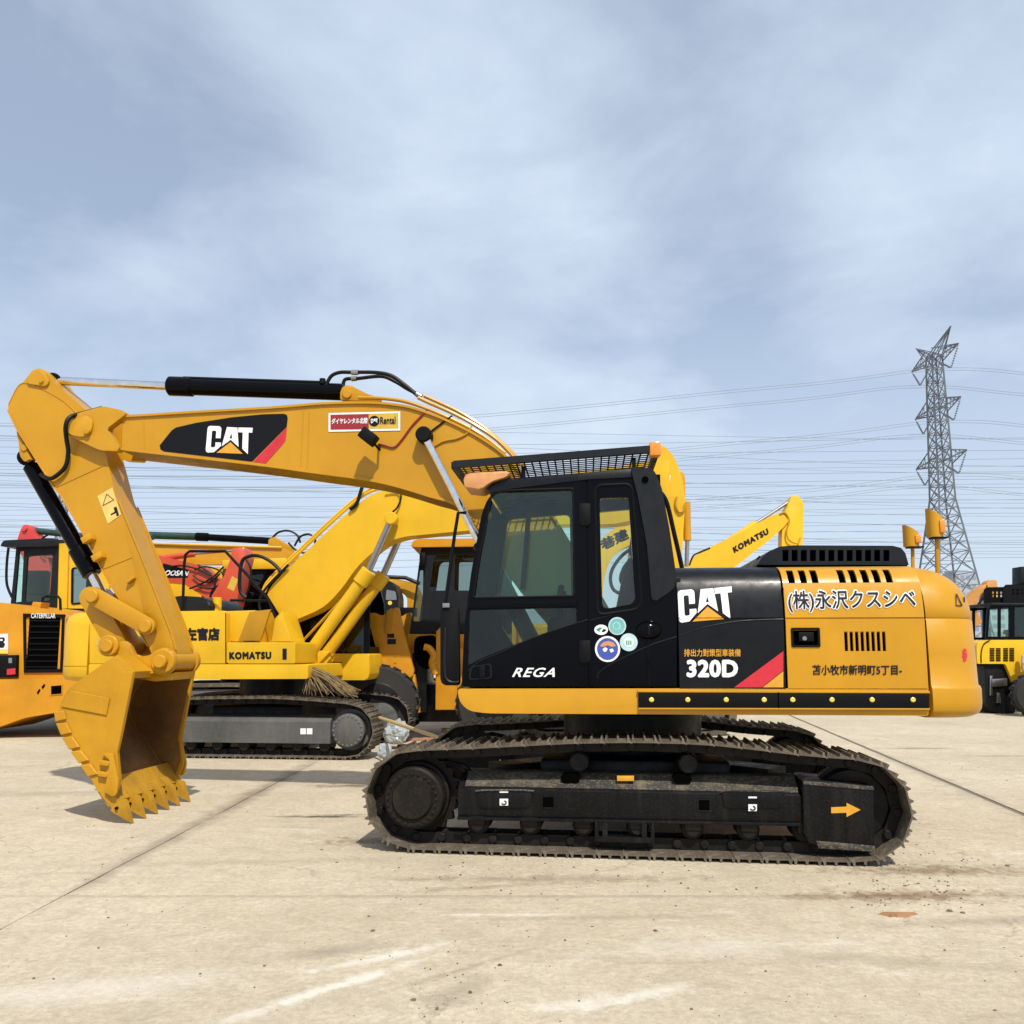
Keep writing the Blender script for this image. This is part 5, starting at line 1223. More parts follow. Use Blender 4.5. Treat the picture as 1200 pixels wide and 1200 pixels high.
b0, b1, r1 = K2F.p3(842, 643, 0), K2F.p3(886, 613, 0), K2F.p3(928, 586, 0); o = B().cyl(b0, b1, .085, seg=18, bev=.01).build('arm_cylinder', M['kom2'], K2); B().cyl(b1, r1, .04, seg=12).build('rod', M['steel'], o)
B().tube(spline([K2F.p3(x, y, -.22) for x, y in ((914, 602), (920, 601), (925, 610), (922, 622), (924, 632), (934, 637), (938, 630))], 5), .02, 6).build('hose', M['cat_old'], AM2)
B().tube(spline([K2F.p3(x, y, -.2) for x, y in ((808, 662), (812, 652), (818, 648), (832, 642))], 5), .022, 6).build('hose', M['hose'], BM2)
# ---- excavator straight behind the cab, its lettered boom shows through the rear window
K3F = Frame(2.3, 17.2, 0)
K3 = thing('crawler_excavator', 'yellow excavator straight behind the black cab, lettered boom seen through its rear window', 'excavator', (2.3, 17.2, 0))
hidden_body(K3, M['kom2'], -.2, 1, cab=False)
BM4 = B().prism(bent(K3F, [(672, 690), (690, 655), (705, 632), (722, 618), (742, 609), (770, 604)], [(705, 715), (708, 680), (716, 656), (730, 643), (748, 636), (772, 632)], -.2), -.2, .2, .012).build('boom', M['kom2'], K3)
decal('owner_lettering', BM4, '巷建', (706.5, 646), (738, 631), (702, 633), K3F, -.205, M['navy'], .04)
for pts in (((745, 640), (728, 652), (716, 672), (720, 692), (745, 700)), ((747, 650), (732, 664), (728, 682), (745, 692))): B().tube(spline([K3F.p3(x, y, -.3) for x, y in pts], 6), .035, 8).build('hose', M['hose'], K3)
P = K3F.L([(738, 640), (760, 636), (764, 720), (742, 716), (735, 690)], .1); B().prism(P, 0, .35, .02).build('arm', M['kom2'], K3)
# ---- orange-red excavator
DF = Frame(-8.4, 20.2, 0)
D1 = thing('crawler_excavator', 'orange-red excavator with a green cross plate on its arm, behind the left loader', 'excavator', (-8.4, 20.2, 0))
hidden_body(D1, M['orange'], 2.2, -1, cab_v=(.4, 1.3), yup=1.12)
P = fillet(DF.L([(18, 639), (24, 621), (28, 614.5), (36, 615.5), (41, 625), (52, 635), (56, 652), (64, 700), (58, 735), (48, 735), (30, 668), (26, 652)], -.18), .04); AM = B().prism(P, -.18, .18, .012).build('arm', M['redp'], D1)
CP = patch('cross_plate', AM, [(28, 643.5), (37, 633.5), (46.5, 642), (36, 652)], DF, -.187, M['white'])
patch('green_cross', CP, [(33, 637.5), (37, 641), (40, 637.5), (43, 641), (40.5, 644), (43, 647), (39, 649), (36.5, 646.5), (33.5, 648), (30.5, 644.5), (33.5, 642.5), (31, 640)], DF, -.192, M['green'])
c = DF.at(29, 620, -.2); B().cyl((c[0], -.24, c[1]), (c[0], .24, c[1]), .055, seg=14, bev=.006).build('arm_pin', M['redp'], AM)
P = DF.L([(49, 640), (58, 637), (95, 639), (140, 645), (186, 651), (238, 663), (262, 684), (268, 706), (252, 708), (215, 684), (186, 682), (90, 655), (52, 653)], -.2); BM3 = B().prism(fillet(P, .05), -.2, .2, .012).build('boom', M['orange'], D1)
P = fillet(DF.L([(191, 660), (222, 668), (220, 677), (191, 677)], -.2), .02); DC = B().prism(P, -.208, -.2).build('name_plate', M['blackfilm'], BM3)
decal('maker_lettering', DC, 'DOOSAN', (186.5, 674.5), (220.5, 675), (188, 668), DF, -.212, M['white'], .03, .2)
P = fillet(DF.L([(272, 642), (286, 641), (289, 652), (284, 672), (276, 712), (249, 714), (247, 700), (262, 676), (270, 655)], -.3), .04); PS = B().prism(P, -.3, .3, .02).build('boom_post', M['orange'], D1)
patch('post_label', PS, [(272, 675), (279, 679), (274, 693), (266, 689)], DF, -.305, M['warn'])
o = B().cyl(DF.p3(184, 655, -.1), DF.p3(228, 649, -.1), .075, seg=16, bev=.01).build('boom_cylinder', M['orange'], D1); B().cyl(DF.p3(228, 649, -.1), DF.p3(276, 645, -.1), .03, seg=10).build('rod', M['steel'], o)
o = B().tube([DF.p3(39, 622, 0), DF.p3(60, 624, 0), DF.p3(95, 628, 0), DF.p3(180, 629, 0)], .075, 12).build('sleeved_cylinder', M['sleeve'], D1)
for pts in (((228, 668), (240, 664), (256, 668), (262, 676), (256, 686), (244, 690), (230, 686)), ((222, 690), (236, 684), (250, 676), (262, 664)), ((246, 700), (250, 690), (258, 690), (266, 700), (272, 708)), ((226, 674), (234, 680), (246, 682), (258, 672)), ((232, 662), (246, 672), (252, 684), (248, 696)), ((288, 655), (294, 668), (291, 690), (284, 706)), ((53, 652), (47, 645), (49, 632), (56, 627)), ((60, 642), (66, 634), (80, 634)), ((200, 664), (215, 663), (235, 668), (250, 676))):
    B().tube(spline([DF.p3(x, y, -.27) for x, y in pts], 5), .022, 6).build('hose', M['hose'], D1)
# ---- yellow excavator with sleeved arm ram
AF = Frame(-4.8, 23, 0)
A1 = thing('crawler_excavator', 'yellow excavator with a level boom and green-sleeved black ram, behind the orange-red one', 'excavator', (-4.8, 23, 0))
hidden_body(A1, M['cat'], .6, -1, cab_v=(-1.3, -.3), yup=1.0)
P = AF.L([(120, 640), (178, 637), (250, 639), (330, 641), (346, 648), (362, 668), (356, 690), (330, 666), (300, 661), (178, 661), (120, 655)], -.2); BA = B().prism(fillet(P, .06), -.2, .2, .012).build('boom', M['cat'], A1)
o = B().cyl(AF.p3(130, 626, 0), AF.p3(236, 629, 0), .10, seg=14).build('ram_sleeve', M['sleeve'], A1)
o = B().cyl(AF.p3(232, 629, 0), AF.p3(318, 634, 0), .095, seg=16, bev=.01).build('arm_cylinder', M['black'], A1); B().cyl(AF.p3(230, 629, 0), AF.p3(244, 629.5, 0), .12, seg=16, bev=.01).build('gland', M['black'], o)
P = fillet(AF.L([(314, 644), (315, 632), (322, 629), (340, 640), (345, 648)], -.1), .03); B().prism(P, -.12, .12, .01).build('cylinder_lug', M['cat'], BA)
B().tube([AF.p3(178, 637, -.24), AF.p3(330, 641.5, -.24)], .035, 6).build('steel_line', M['warn'], BA)
for pts in (((318, 632), (326, 624), (338, 622), (348, 627), (352, 636)), ((345, 640), (352, 629), (362, 626), (369, 631), (369, 637)), ((338, 636), (346, 644), (356, 648), (364, 644))):
    B().tube(spline([AF.p3(x, y, 0) for x, y in pts], 5), .03, 6).build('hose', M['hose'], A1)
P = fillet(AF.L([(172, 668), (262, 664), (264, 720), (172, 720)], -1.25), .08); B().prism(P, -1.3, 1.2, .05, 3).build('engine_cover', M['kom'], A1)
P = fillet(AF.L([(286, 668), (334, 666), (336, 722), (284, 722)], -1.3), .06); cx_ = B().prism(P, -1.35, -.4, .04, 3).build('side_cab', M['black'], A1); B().prism(fillet(AF.L([(291, 674), (309, 673), (309, 708), (290, 708)], -1.36), .04), -1.365, -1.34).build('window_pane', M['glass_dark'], cx_); B().prism(fillet(AF.L([(313, 673), (330, 672), (331, 708), (313, 708)], -1.36), .04), -1.365, -1.34).build('window_pane', M['glass_dark'], cx_)
P = AF.L([(265, 658), (340, 655), (338, 668), (300, 668), (265, 668)], -1.2); B().prism(P, -1.5, -.4, .03).build('cab_roof', M['kom'], A1)
# ---- black-cab excavator in the gap under the raised boom
GF = Frame(-2.6, 22, 0)
G1 = thing('crawler_excavator', 'far excavator with a black rounded cab, in the gap below the raised yellow boom', 'excavator', (-2.6, 22, 0))
hidden_body(G1, M['cat'], -.9, 1, cab=False)
cabp = GF.L([(428, 740), (467, 740), (467, 698), (463, 684), (455, 680), (436, 678), (428, 682)], -1.3); wn = GF.L([(452, 703), (465, 703), (463.5, 693), (453, 691)], -1.3)
cb = B().prism(fillet(cabp, .06), -1.3, -.3, .05, 3).build('cab', M['cover'], G1); B().prism(fillet(wn, .03), -1.31, -1.29).build('window_pane', M['galv'], cb)
patch('round_mark', cb, [(457 + 2.5 * math.cos(a), 706.5 + 2.5 * math.sin(a)) for a in [R(30 * k) for k in range(12)]], GF, -1.312, M['reflector'])
P = GF.L([(440, 676), (465, 679), (488, 684), (496, 700), (490, 730), (478, 730), (478, 700), (465, 690)], -.1); B().prism(fillet(P, .06), -.25, .15, .02).build('boom', M['cat'], G1)
B().tube([GF.p3(430, 668, -.5), GF.p3(450, 676, -.5), GF.p3(475, 677, -.5), GF.p3(492, 684, -.5)], .05, 8).build('arm_cylinder', M['cover'], G1)
P = GF.L([(470, 712), (487, 712), (487, 722), (470, 722)], -1.0); B().prism(P, -1.1, -.6, .02).build('mirror_box', M['rubber'], G1)
# ---- wheel loader, left edge, seen from behind
LX = Frame(-8.6, 15.6, 0)
L1 = thing('wheel_loader', 'orange-yellow wheel loader at the left edge, black grille towards the viewer', 'wheel loader', (-8.6, 15.6, 0))
P = fillet(LX.L([(-75, 800), (-75, 722), (-60, 709), (0, 706), (26, 709), (60, 716), (77, 722), (77, 800)], 0), [.02, .1, .1, .05, .05, .05, .06, .02], 4); hd = B().prism(P, 0, 2.4, .06, 3).build('engine_hood', M['loader_o'], L1)
gp = LX.L([(27.5, 719), (76, 720), (73.5, 788), (28.5, 788.5)], -.01); gi = B().plate(gp, [inset(gp, -.12)[::-1]], -.03, .02).build('rear_grille', M['rubber'], L1)
b = B(); ga, gb_ = LX.at(31, 785, 0), LX.at(71, 724, 0)
b.box((ga[0], -.012, ga[1]), (gb_[0], 0.01, gb_[1])); gbk = b.build('grille_mesh', M['dark'], gi)
for k in range(9): z = ga[1] + (gb_[1] - ga[1]) * (k + .5) / 9; B().box((ga[0], -.024, z - .012), (gb_[0], -.014, z + .012)).build('grille_bar', M['rubber'], gi)
decal('maker_lettering', gi, 'CATERPILLAR', (36.5, 724.5), (65, 724.5), (36.5, 718.8), LX, -.034, M['white'], .018, 0, 1.04)
bp_ = fillet(LX.L([(-80, 797), (40, 796), (96, 793), (97, 830), (60, 836), (30, 841), (5, 850), (-20, 858), (-80, 858)], -.3), [.03, .03, .06, .08, .1, .1, .1, .1, .03], 4)
bm_ = B().prism(bp_, -.32, 1.2, .05, 3).build('rear_counterweight', M['loader_o'], L1)
for pg in ([(43, 812), (46, 807), (47.5, 809), (44.5, 814)], [(48.5, 805), (52, 801), (53, 803.5), (50, 808)]): patch('tie_slot', bm_, pg, LX, -.325, M['dark'])
pq = LX.L([(60, 804), (72.5, 803), (72.5, 813), (60, 814)], -.325); B().plate(inset(pq, .15), [pq[::-1]], -.335, -.315).build('hitch_frame', M['loader_o'], bm_); B().prism(pq, -.324, -.32).build('hitch_opening', M['dark'], bm_)
P = LX.L([(-14, 768), (21, 767.5), (20.5, 793.5), (-14, 794)], -.05); lc = B().prism(P, -.10, .0, .01).build('lamp_cluster', M['rubber'], L1)
patch('red_lens', lc, [(8, 784), (18, 783), (18, 790), (8, 791)], LX, -.104, M['red']); patch('clear_lens', lc, [(10, 771), (14, 771), (14, 777), (10, 777)], LX, -.104, M['steel'])
sg = patch('white_plate', L1, [(-8, 743.5), (9.5, 742.5), (9.5, 766), (-8, 766)], LX, -.012, M['white']); patch('plate_mark', sg, [(-2, 747), (5, 747), (6, 750), (4, 752), (6, 755), (4, 759), (-2, 759)], LX, -.018, M['navy']); patch('plate_mark', sg, [(0, 749), (3, 749), (3, 751), (0, 751)], LX, -.022, M['white']); patch('lime_strip', sg, [(-8, 761), (9, 760.5), (9, 766), (-8, 766)], LX, -.018, M['reflector'])
for uu in (LX.at(-45, 800, .5)[0], LX.at(108, 800, .5)[0]):
    b = B(); b.lathe([(.0, -.3), (.42, -.3), (.5, -.27), (.72, -.27), (.78, -.2), (.78, .2), (.72, .27), (.5, .27), (.42, .3), (0, .3)], (uu, .95, .78), Vector((1, 0, 0)).to_track_quat('Z', 'Y').to_matrix(), 40)
    wh = b.build('wheel', M['tyre'], L1)
    B().lathe([(0, -.31), (.36, -.315), (.4, -.305), (.4, .305), (.36, .315), (0, .31)], (uu, .95, .78), Vector((1, 0, 0)).to_track_quat('Z', 'Y').to_matrix(), 28).build('rim', M['loader_o'], wh)
    b = B()
    for k in range(22):
        a = 2 * math.pi * k / 22; Mx = Matrix.Translation((uu, .95, .78)) @ Matrix.Rotation(a, 4, 'X'); b.box((-.24, -.04, .76), (.24, .04, .80), .0, Mx)
    b.build('tread', M['tyre'], wh)
B().box((LX.at(-40, 830, .9)[0], .6, .5), (LX.at(100, 830, .9)[0], 1.3, .9), .04).build('rear_axle', M['frame'], L1)
B().box((LX.at(-30, 830, .9)[0], 1.2, .7), (LX.at(80, 830, .9)[0], 6.0, 1.25), .05).build('chassis', M['frame'], L1)
CV = 1.9
ro = fillet(LX.L([(4, 641), (8, 634), (64, 631.5), (69, 632), (69, 641), (20, 642)], CV), .03); rf = B().prism(ro, CV - .12, CV + 1.6, .03).build('cab_roof', M['cover'], L1)
o = LX.L([(19, 641), (69, 640), (67, 712), (12, 712)], CV); wq = fillet(LX.L([(32, 652), (62, 649.5), (58, 704), (29, 705)], CV), .05); wq2 = LX.L([(22, 646), (28, 645.5), (25, 705), (17, 706)], CV)
cf = B().plate(o, [wq[::-1], wq2[::-1]], CV, CV + .06).build('cab', M['cover'], L1); B().prism(inset(wq, .03), CV + .02, CV + .026).build('window_pane', M['glass'], cf); B().prism(inset(wq2, .03), CV + .02, CV + .026).build('window_pane', M['glass'], cf)
B().plate(o, [wq[::-1], wq2[::-1]], CV + 1.45, CV + 1.5).build('cab_front', M['cover'], cf)
o = LX.L([(69.2, 637), (128, 634), (128, 713), (66, 713)], CV + .01); wq = fillet(LX.L([(84.5, 666), (108, 664), (108, 705), (84, 708)], CV), .05)
cp_ = B().plate(o, [wq[::-1]], CV + .01, CV + .07).build('cab_pillar_panel', M['kom'], L1); B().prism(inset(wq, .03), CV + .03, CV + .036).build('window_pane', M['glass_dark'], cp_); B().tube([(p[0], CV + .005, p[1]) for p in wq], .02, 6, True).build('window_seal', M['rubber'], cp_)
B().tube([LX.p3(81, 637, CV + .005), LX.p3(79, 712, CV + .005)], .012, 5).build('panel_gap', M['cat_old'], cp_)
b = B(); b.box((LX.at(72, 640, CV)[0], CV + .08, 1.5), (LX.at(126, 640, CV)[0], CV + 1.5, LX.at(80, 638, CV)[1]), .03); b.build('cab_side_frame', M['kom'], L1) if False else None
B().tube(spline([LX.p3(x, y, CV - .2) for x, y in ((10, 642), (8, 660), (8, 684), (14, 700))], 5), .025, 6).build('mirror_stay', M['rubber'], L1)
B().tube([LX.p3(x, y, .9) for x, y in ((50, 708), (50, 701), (54, 699), (68, 699), (70.5, 702), (71, 716))], .025, 6).build('hand_rail', M['rubber'], L1)
P = LX.L([(39, 713), (42, 705.5), (52, 706), (50, 714)], .3); B().prism(P, .2, .5, .01).build('lamp_box', M['loader_o'], L1)
b = B(); sa = LX.at(36, 700, CV + .7); b.box((sa[0], CV + .5, sa[1] - .3), (sa[0] + .5, CV + 1.0, sa[1] + .1), .05); b.box((sa[0] + .0, CV + .4, sa[1] + .05), (sa[0] + .5, CV + .55, sa[1] + .55), .05).build('cab_seat', M['seat'], L1)
# ---- second loader: orange lift arm and dark cab left of the excavator cab
L2F = Frame(-1.2, 15.8, 0)
L2 = thing('wheel_loader', 'orange wheel loader with a dark upright cab, directly left of the excavator cab', 'wheel loader', (-1.2, 15.8, 0))
P = fillet(L2F.L([(430, 719), (440, 718), (447, 722), (463, 712), (467, 712), (473, 741), (485, 785), (484, 793), (454, 798), (442, 765)], -1.0), [.02, .02, .02, .02, .02, .05, .04, .04, .06, .06], 4); la_ = B().prism(P, -1.0, -.85, .015).build('lift_arm', M['loader_o'], L2); B().prism(P, .85, 1.0, .015).build('lift_arm', M['loader_o'], L2)
P = L2F.L([(451, 742), (453, 716), (458, 713), (463, 714), (459, 737), (457, 743)], -1.02); B().prism(P, -1.04, -1.0, .008).build('arm_bracket', M['cat_old'], la_)
for pg in ([(454, 742.5), (462, 742.5), (462, 747.5), (454, 747.5)], [(454, 748.8), (464, 748.8), (464, 755), (454, 755)]): patch('arm_sticker', la_, pg, L2F, -1.004, M['navy'])
for y in (768.5, 776): c = L2F.p3(463.5, y, -1.0); B().cyl(c, c + Vector((0, -.012, 0)), .02, seg=10).build('arm_bolt', M['cat_old'], la_)
co = L2F.L([(480, 742), (493, 646), (494, 641), (600, 640), (600, 742)], -.55); cw1 = fillet(L2F.L([(503, 692), (508, 655), (512, 650), (527, 650), (526, 692)], -.55), .05); cw2 = fillet(L2F.L([(484, 728), (492, 668), (496, 668), (495, 728)], -.55), .03); cw3 = fillet(L2F.L([(532, 692), (533, 650), (585, 650), (585, 692)], -.55), .05)
cb = B().plate(co, [cw1[::-1], cw2[::-1], cw3[::-1]], -.55, -.5).build('cab', M['cover'], L2)
for wv in (cw1, cw2, cw3): B().prism(inset(wv, .03), -.53, -.525).build('window_pane', M['glass_dark'], cb)
B().plate(co, [cw1[::-1], cw3[::-1]], .7, .75).build('cab_far_side', M['cover'], cb)
b = B(); za = L2F.at(540, 742, -.55)[1]; b.box((L2F.at(484, 742, 0)[0], -.5, za - .05), (L2F.at(600, 742, 0)[0], .7, za)).build('cab_floor', M['cover'], cb)
P = fillet(L2F.L([(482, 641), (484, 634), (492, 632), (605, 631), (605, 640), (488, 641.5)], -.6), .03); B().prism(P, -.65, .85, .03).build('cab_roof', M['loader_o'], L2)
c = L2F.at(496, 657, -.6); B().box((c[0] - .06, -.72, c[1] - .12), (c[0] + .06, -.6, c[1] + .14), .04).build('mirror', M['rubber'], L2)
for pg, v0, v1, mt in (([(478, 743), (600, 743), (600, 772), (478, 760)], -.6, .6, 'loader_o'), ([(511, 740), (516, 735), (536, 735), (536, 832), (510, 832)], -.8, -.5, 'loader_o'), ([(483, 765), (500, 770), (500, 835), (483, 835)], -.7, .7, 'frame'), ([(536, 760), (640, 760), (640, 830), (536, 830)], -.8, .8, 'loader_o'), ([(476, 795), (486, 790), (492, 835), (480, 838)], -.9, -.7, 'loader_o'), ([(484, 802), (640, 802), (640, 846), (490, 846)], -.45, .6, 'frame')):  # last dark box is added: chassis underside and the shade below it
    B().prism(L2F.L(pg, v0), v0, v1, .02).build('chassis_and_shade', M[mt], L2)
B().prism(fillet(L2F.L([(486, 746), (509, 744), (512, 752), (508, 785), (492, 782), (485, 768)], -.75), .1), -.78, -.6, .02).build('hinge_cover', M['dark'], L2)
B().tube(spline([L2F.p3(x, y, -.8) for x, y in ((497, 758), (503, 760), (508, 768), (506, 778), (511, 790))], 5), .06, 8).build('steering_ram', M['loader_o'], L2)
for x, y in ((447, 0), (580, 0)):
    uu = L2F.at(x, 800, -.9)[0]
    for v in (-.95, .95):
        wh = B().lathe([(.0, -.25), (.4, -.25), (.5, -.23), (.60, -.23), (.64, -.16), (.64, .16), (.60, .23), (.5, .23), (.4, .25), (0, .25)], (uu, v, .64), Vector((0, 1, 0)).to_track_quat('Z', 'Y').to_matrix(), 36).build('wheel', M['tyre'], L2)
        b = B()
        for k in range(20):
            for s in (-1, 1): Mx = Matrix.Translation((uu, v, .64)) @ Matrix.Rotation(2 * math.pi * (k + .25 * s) / 20, 4, 'Y') @ Matrix.Rotation(s * .5, 4, 'Z'); b.box((-.035, min(0, s * .2), .62), (.035, max(0, s * .2), .665), 0, Mx)
        b.build('tread', M['tyre'], wh)
        B().lathe([(0, -.26), (.33, -.265), (.36, -.25), (.36, .25), (.33, .265), (0, .26)], (uu, v, .64), Vector((0, 1, 0)).to_track_quat('Z', 'Y').to_matrix(), 24).build('rim', M['frame'], wh)
# ---- loader with person at the right edge
L3F = Frame(12.6, 21.2, 0)
L3 = thing('wheel_loader', 'yellow loader with dark glazed cab and roof rack at the right edge', 'wheel loader', (12.6, 21.2, 0))
P = fillet(L3F.L([(1148, 778), (1147, 758), (1150, 752), (1158, 750), (1300, 749), (1300, 800), (1190, 800), (1181, 778)], 0), [.02, .05, .06, .05, .05, .02, .02, .02], 4); h3 = B().prism(P, .1, 1.7, .05, 3).build('engine_hood', M['kom2'], L3)
for col in range(4):
    for k in range(8):
        x = 1160 + col * 7.2 + (1.5 if col > 1 else 0); y = 759.5 + k * 2.0; a = L3F.at(x, y + 1.1, .09); c = L3F.at(x + 5.4, y, .09); B().box((a[0], .085, a[1]), (c[0], .105, c[1])).build('louvre_slot', M['dark'], h3)
pg3 = fillet(L3F.L([(1150.5, 778.5), (1180.5, 778.5), (1188, 793), (1187, 836), (1160, 834), (1153, 826)], .3), .06); B().prism(pg3, .2, 1.2, .03).build('undercarriage_box', M['frame'], L3)
for pg in ([(1162, 796), (1180, 795), (1180, 804), (1162, 805)], [(1160, 792), (1163, 792), (1163, 815), (1160, 815)], [(1168, 812), (1172, 812), (1173, 824), (1168, 824)]): B().prism(L3F.L(pg, .15), .14, .22, .008).build('hitch_part', M['steel'], L3)
tx = L3F.at(1209, 816, -.55)[0]
wh = B().lathe([(0, -.2), (.28, -.2), (.34, -.18), (.44, -.18), (.5, -.12), (.5, .12), (.44, .18), (.34, .18), (.28, .2), (0, .2)], (tx, -.7, .5), Vector((.25, 1, 0)).to_track_quat('Z', 'Y').to_matrix(), 36).build('wheel', M['tyre'], L3)
b = B(); q = Vector((.25, 1, 0)).to_track_quat('Z', 'Y').to_matrix().to_4x4()
for k in range(18):
    a = 2 * math.pi * k / 18
    for s in (-1, 1): Mx = Matrix.Translation((tx, -.7, .5)) @ q @ Matrix.Rotation(a + s * .08, 4, 'Z') @ Matrix.Rotation(s * .5, 4, 'X'); b.box((.485, -.03, -.02), (.53, .03, .17) if s > 0 else (.53, .03, .02), 0, Mx)
b.build('tread', M['tyre'], wh); B().cyl((tx - .02, -.93, .5), (tx, -.45, .5), .26, seg=24, bev=.02).build('rim', M['kom2'], wh)
for v in (1.4,): B().lathe([(0, -.2), (.28, -.2), (.34, -.18), (.5, -.12), (.5, .12), (.34, .18), (.28, .2), (0, .2)], (tx, v, .5), Vector((0, 1, 0)).to_track_quat('Z', 'Y').to_matrix(), 30).build('wheel', M['tyre'], L3)
B().box((tx - .1, -.6, .45), (tx + .1, 1.4, .6)).build('axle', M['frame'], L3)
co = L3F.L([(1155, 749), (1157, 715), (1161, 709), (1300, 706), (1300, 749)], .3); w31 = L3F.L([(1158, 746), (1160, 714), (1170, 713), (1170, 746)], .3); w32 = L3F.L([(1173, 746), (1173, 713), (1183, 712), (1183, 746)], .3); w33 = L3F.L([(1189, 746), (1189, 712), (1215, 711), (1215, 746)], .3)
cb = B().plate(co, [w31[::-1], w32[::-1], w33[::-1]], .3, .35).build('cab', M['black'], L3)
for wv in (w31, w32, w33): B().prism(inset(wv, .03), .32, .325).build('window_pane', M['glass'], cb)
B().plate(co, [w31[::-1], w32[::-1], w33[::-1]], 1.5, 1.55).build('cab_far_side', M['black'], cb); zr = L3F.at(1180, 709, .3)[1]; B().box((L3F.at(1160, 709, .3)[0], .2, zr - .02), (L3F.at(1300, 709, .3)[0], 1.6, zr + .05), .02).build('cab_roof', M['cover'], cb)
ro = L3F.L([(1177, 706), (1177, 688), (1180, 685), (1300, 683), (1300, 706)], .4); hs = [L3F.L([(1186 + c_ * 5, 697 - r_ * 4), (1189.4 + c_ * 5, 697 - r_ * 4), (1189.4 + c_ * 5, 694.2 - r_ * 4), (1186 + c_ * 5, 694.2 - r_ * 4)], .4) for c_ in range(4) for r_ in range(2)]
rk = B().plate(ro, [h[::-1] for h in hs], .4, .46).build('roof_rack', M['rubber'], L3); B().plate(ro, [h[::-1] for h in hs], 1.3, 1.36).build('rack_side', M['rubber'], rk)
P = L3F.L([(1196.5, 684), (1196.5, 664), (1215, 663), (1215, 684)], .6); B().prism(P, .6, 1.0, .01).build('roof_box', M['cover'], L3)
c = L3F.at(1180.5, 745, .5); B().cyl((c[0], .5, c[1] - .15), (c[0], .5, c[1] + .05), .045, seg=12).build('filter_stem', M['kom2'], L3); B().cyl((c[0], .5, c[1] + .04), (c[0], .5, c[1] + .15), .1, .085, seg=16, bev=.015).build('filter_cap', M['cat_old'], L3)
B().tube(spline([L3F.p3(x, y, .08) for x, y in ((1150, 777), (1150, 765), (1153, 755), (1160, 750.5))], 4), .012, 5).build('hood_seam', M['dark'], h3)
# ---- far orange excavator beyond that loader
E4F = Frame(19.0, 34, 0)
E4 = thing('crawler_excavator', 'far weathered orange excavator, folded arm rising beside the counterweight', 'excavator', (19.0, 34, 0))
M['old_orange'] = paint('weathered_orange', (.55, .25, .06), .6, .15, 0, .3, (.3, .16, .07))
hidden_body(E4, M['old_orange'], 1.5, -1, cab=False)
P = fillet(E4F.L([(1155, 703), (1156, 683), (1160, 679.5), (1168, 680), (1169, 688), (1170, 705), (1164, 708)], -.2), .05); B().prism(P, -.2, .2, .02).build('arm', M['old_orange'], E4)
P = fillet(E4F.L([(1126, 706), (1142, 692), (1154, 684), (1157, 688), (1147, 697), (1142, 712), (1150, 730), (1140, 735), (1130, 718)], -.1), .08); B().prism(P, -.2, .2, .02).build('boom', M['old_orange'], E4)
B().tube(spline([E4F.p3(x, y, -.3) for x, y in ((1146, 712), (1150, 702), (1155, 696), (1153, 704))], 4), .05, 6).build('hose', M['hose'], E4)
o = B().cyl(E4F.p3(1163, 690, -.28), E4F.p3(1168, 706, -.28), .09, seg=12).build('bucket_cylinder', M['warn'], E4)
# ---- person beside the right loader
PX, PY = 12.62, 20.92
def skin(name, verts, edges, mat, parent):
    me = bpy.data.meshes.new(name); me.from_pydata([v[:3] for v in verts], edges, [])
    ob = bpy.data.objects.new(name, me); COL.objects.link(ob)
    sm = ob.modifiers.new('s', 'SKIN'); sm.use_smooth_shade = True
    for i, v in enumerate(verts):
        d = me.skin_vertices[0].data[i]; d.radius = (v[3], v[4] if len(v) > 4 else v[3]); d.use_root = (i == 0)
    ob.modifiers.new('d', 'SUBSURF').levels = 2
    bpy.context.view_layer.update()
    m2 = bpy.data.meshes.new_from_object(ob.evaluated_get(bpy.context.evaluated_depsgraph_get())); bpy.data.objects.remove(ob)
    return link(name, m2, mat, parent)
M['skin'] = plain('skin', (.42, .24, .16), .6); M['pink'] = plain('pale_pink_cloth', (.52, .42, .44), .85); M['trouser'] = plain('dark_trousers', (.03, .035, .05), .85); M['hair'] = plain('dark_hair', (.012, .01, .009), .6)
PR_ = thing('person', 'person in a pale pink shirt standing by the right loader, cut by the picture edge', 'person', (PX, PY, 0), R(15))
body = [(0, 0, .95, .15, .11), (0, 0, 1.15, .15, .1), (0, 0, 1.38, .17, .1), (0, 0, 1.47, .06, .06), (0, -.01, 1.54, .058, .06), (0, -.02, 1.62, .085, .1), (0, -.015, 1.72, .075, .09),
        (-.19, 0, 1.40, .055), (-.25, .01, 1.14, .042), (-.23, -.08, .92, .032), (-.225, -.1, .84, .035, .02), (.19, 0, 1.40, .055), (.25, .01, 1.14, .042), (.23, -.08, .92, .032), (.225, -.1, .84, .035, .02),
        (-.09, 0, .86, .09), (-.1, -.01, .5, .06), (-.1, .01, .1, .042), (-.1, -.1, .04, .04, .03), (.09, 0, .86, .09), (.1, -.01, .5, .06), (.1, .01, .1, .042), (.1, -.1, .04, .04, .03)]
ed = [(0, 1), (1, 2), (2, 3), (3, 4), (4, 5), (5, 6), (2, 7), (7, 8), (8, 9), (9, 10), (2, 11), (11, 12), (12, 13), (13, 14), (0, 15), (15, 16), (16, 17), (17, 18), (0, 19), (19, 20), (20, 21), (21, 22)]
bd = skin('body', body, ed, M['skin'], PR_)
for s in (-1, 1):
    for k in range(4): skin('finger', [(s * (.21 + .012 * k), -.115 + .008 * k, .82, .0085), (s * (.208 + .012 * k), -.125 + .006 * k, .78, .008), (s * (.205 + .012 * k), -.118 + .006 * k, .75, .007)], [(0, 1), (1, 2)], M['skin'], bd)
    skin('thumb', [(s * .20, -.13, .84, .010), (s * .195, -.15, .805, .009)], [(0, 1)], M['skin'], bd)
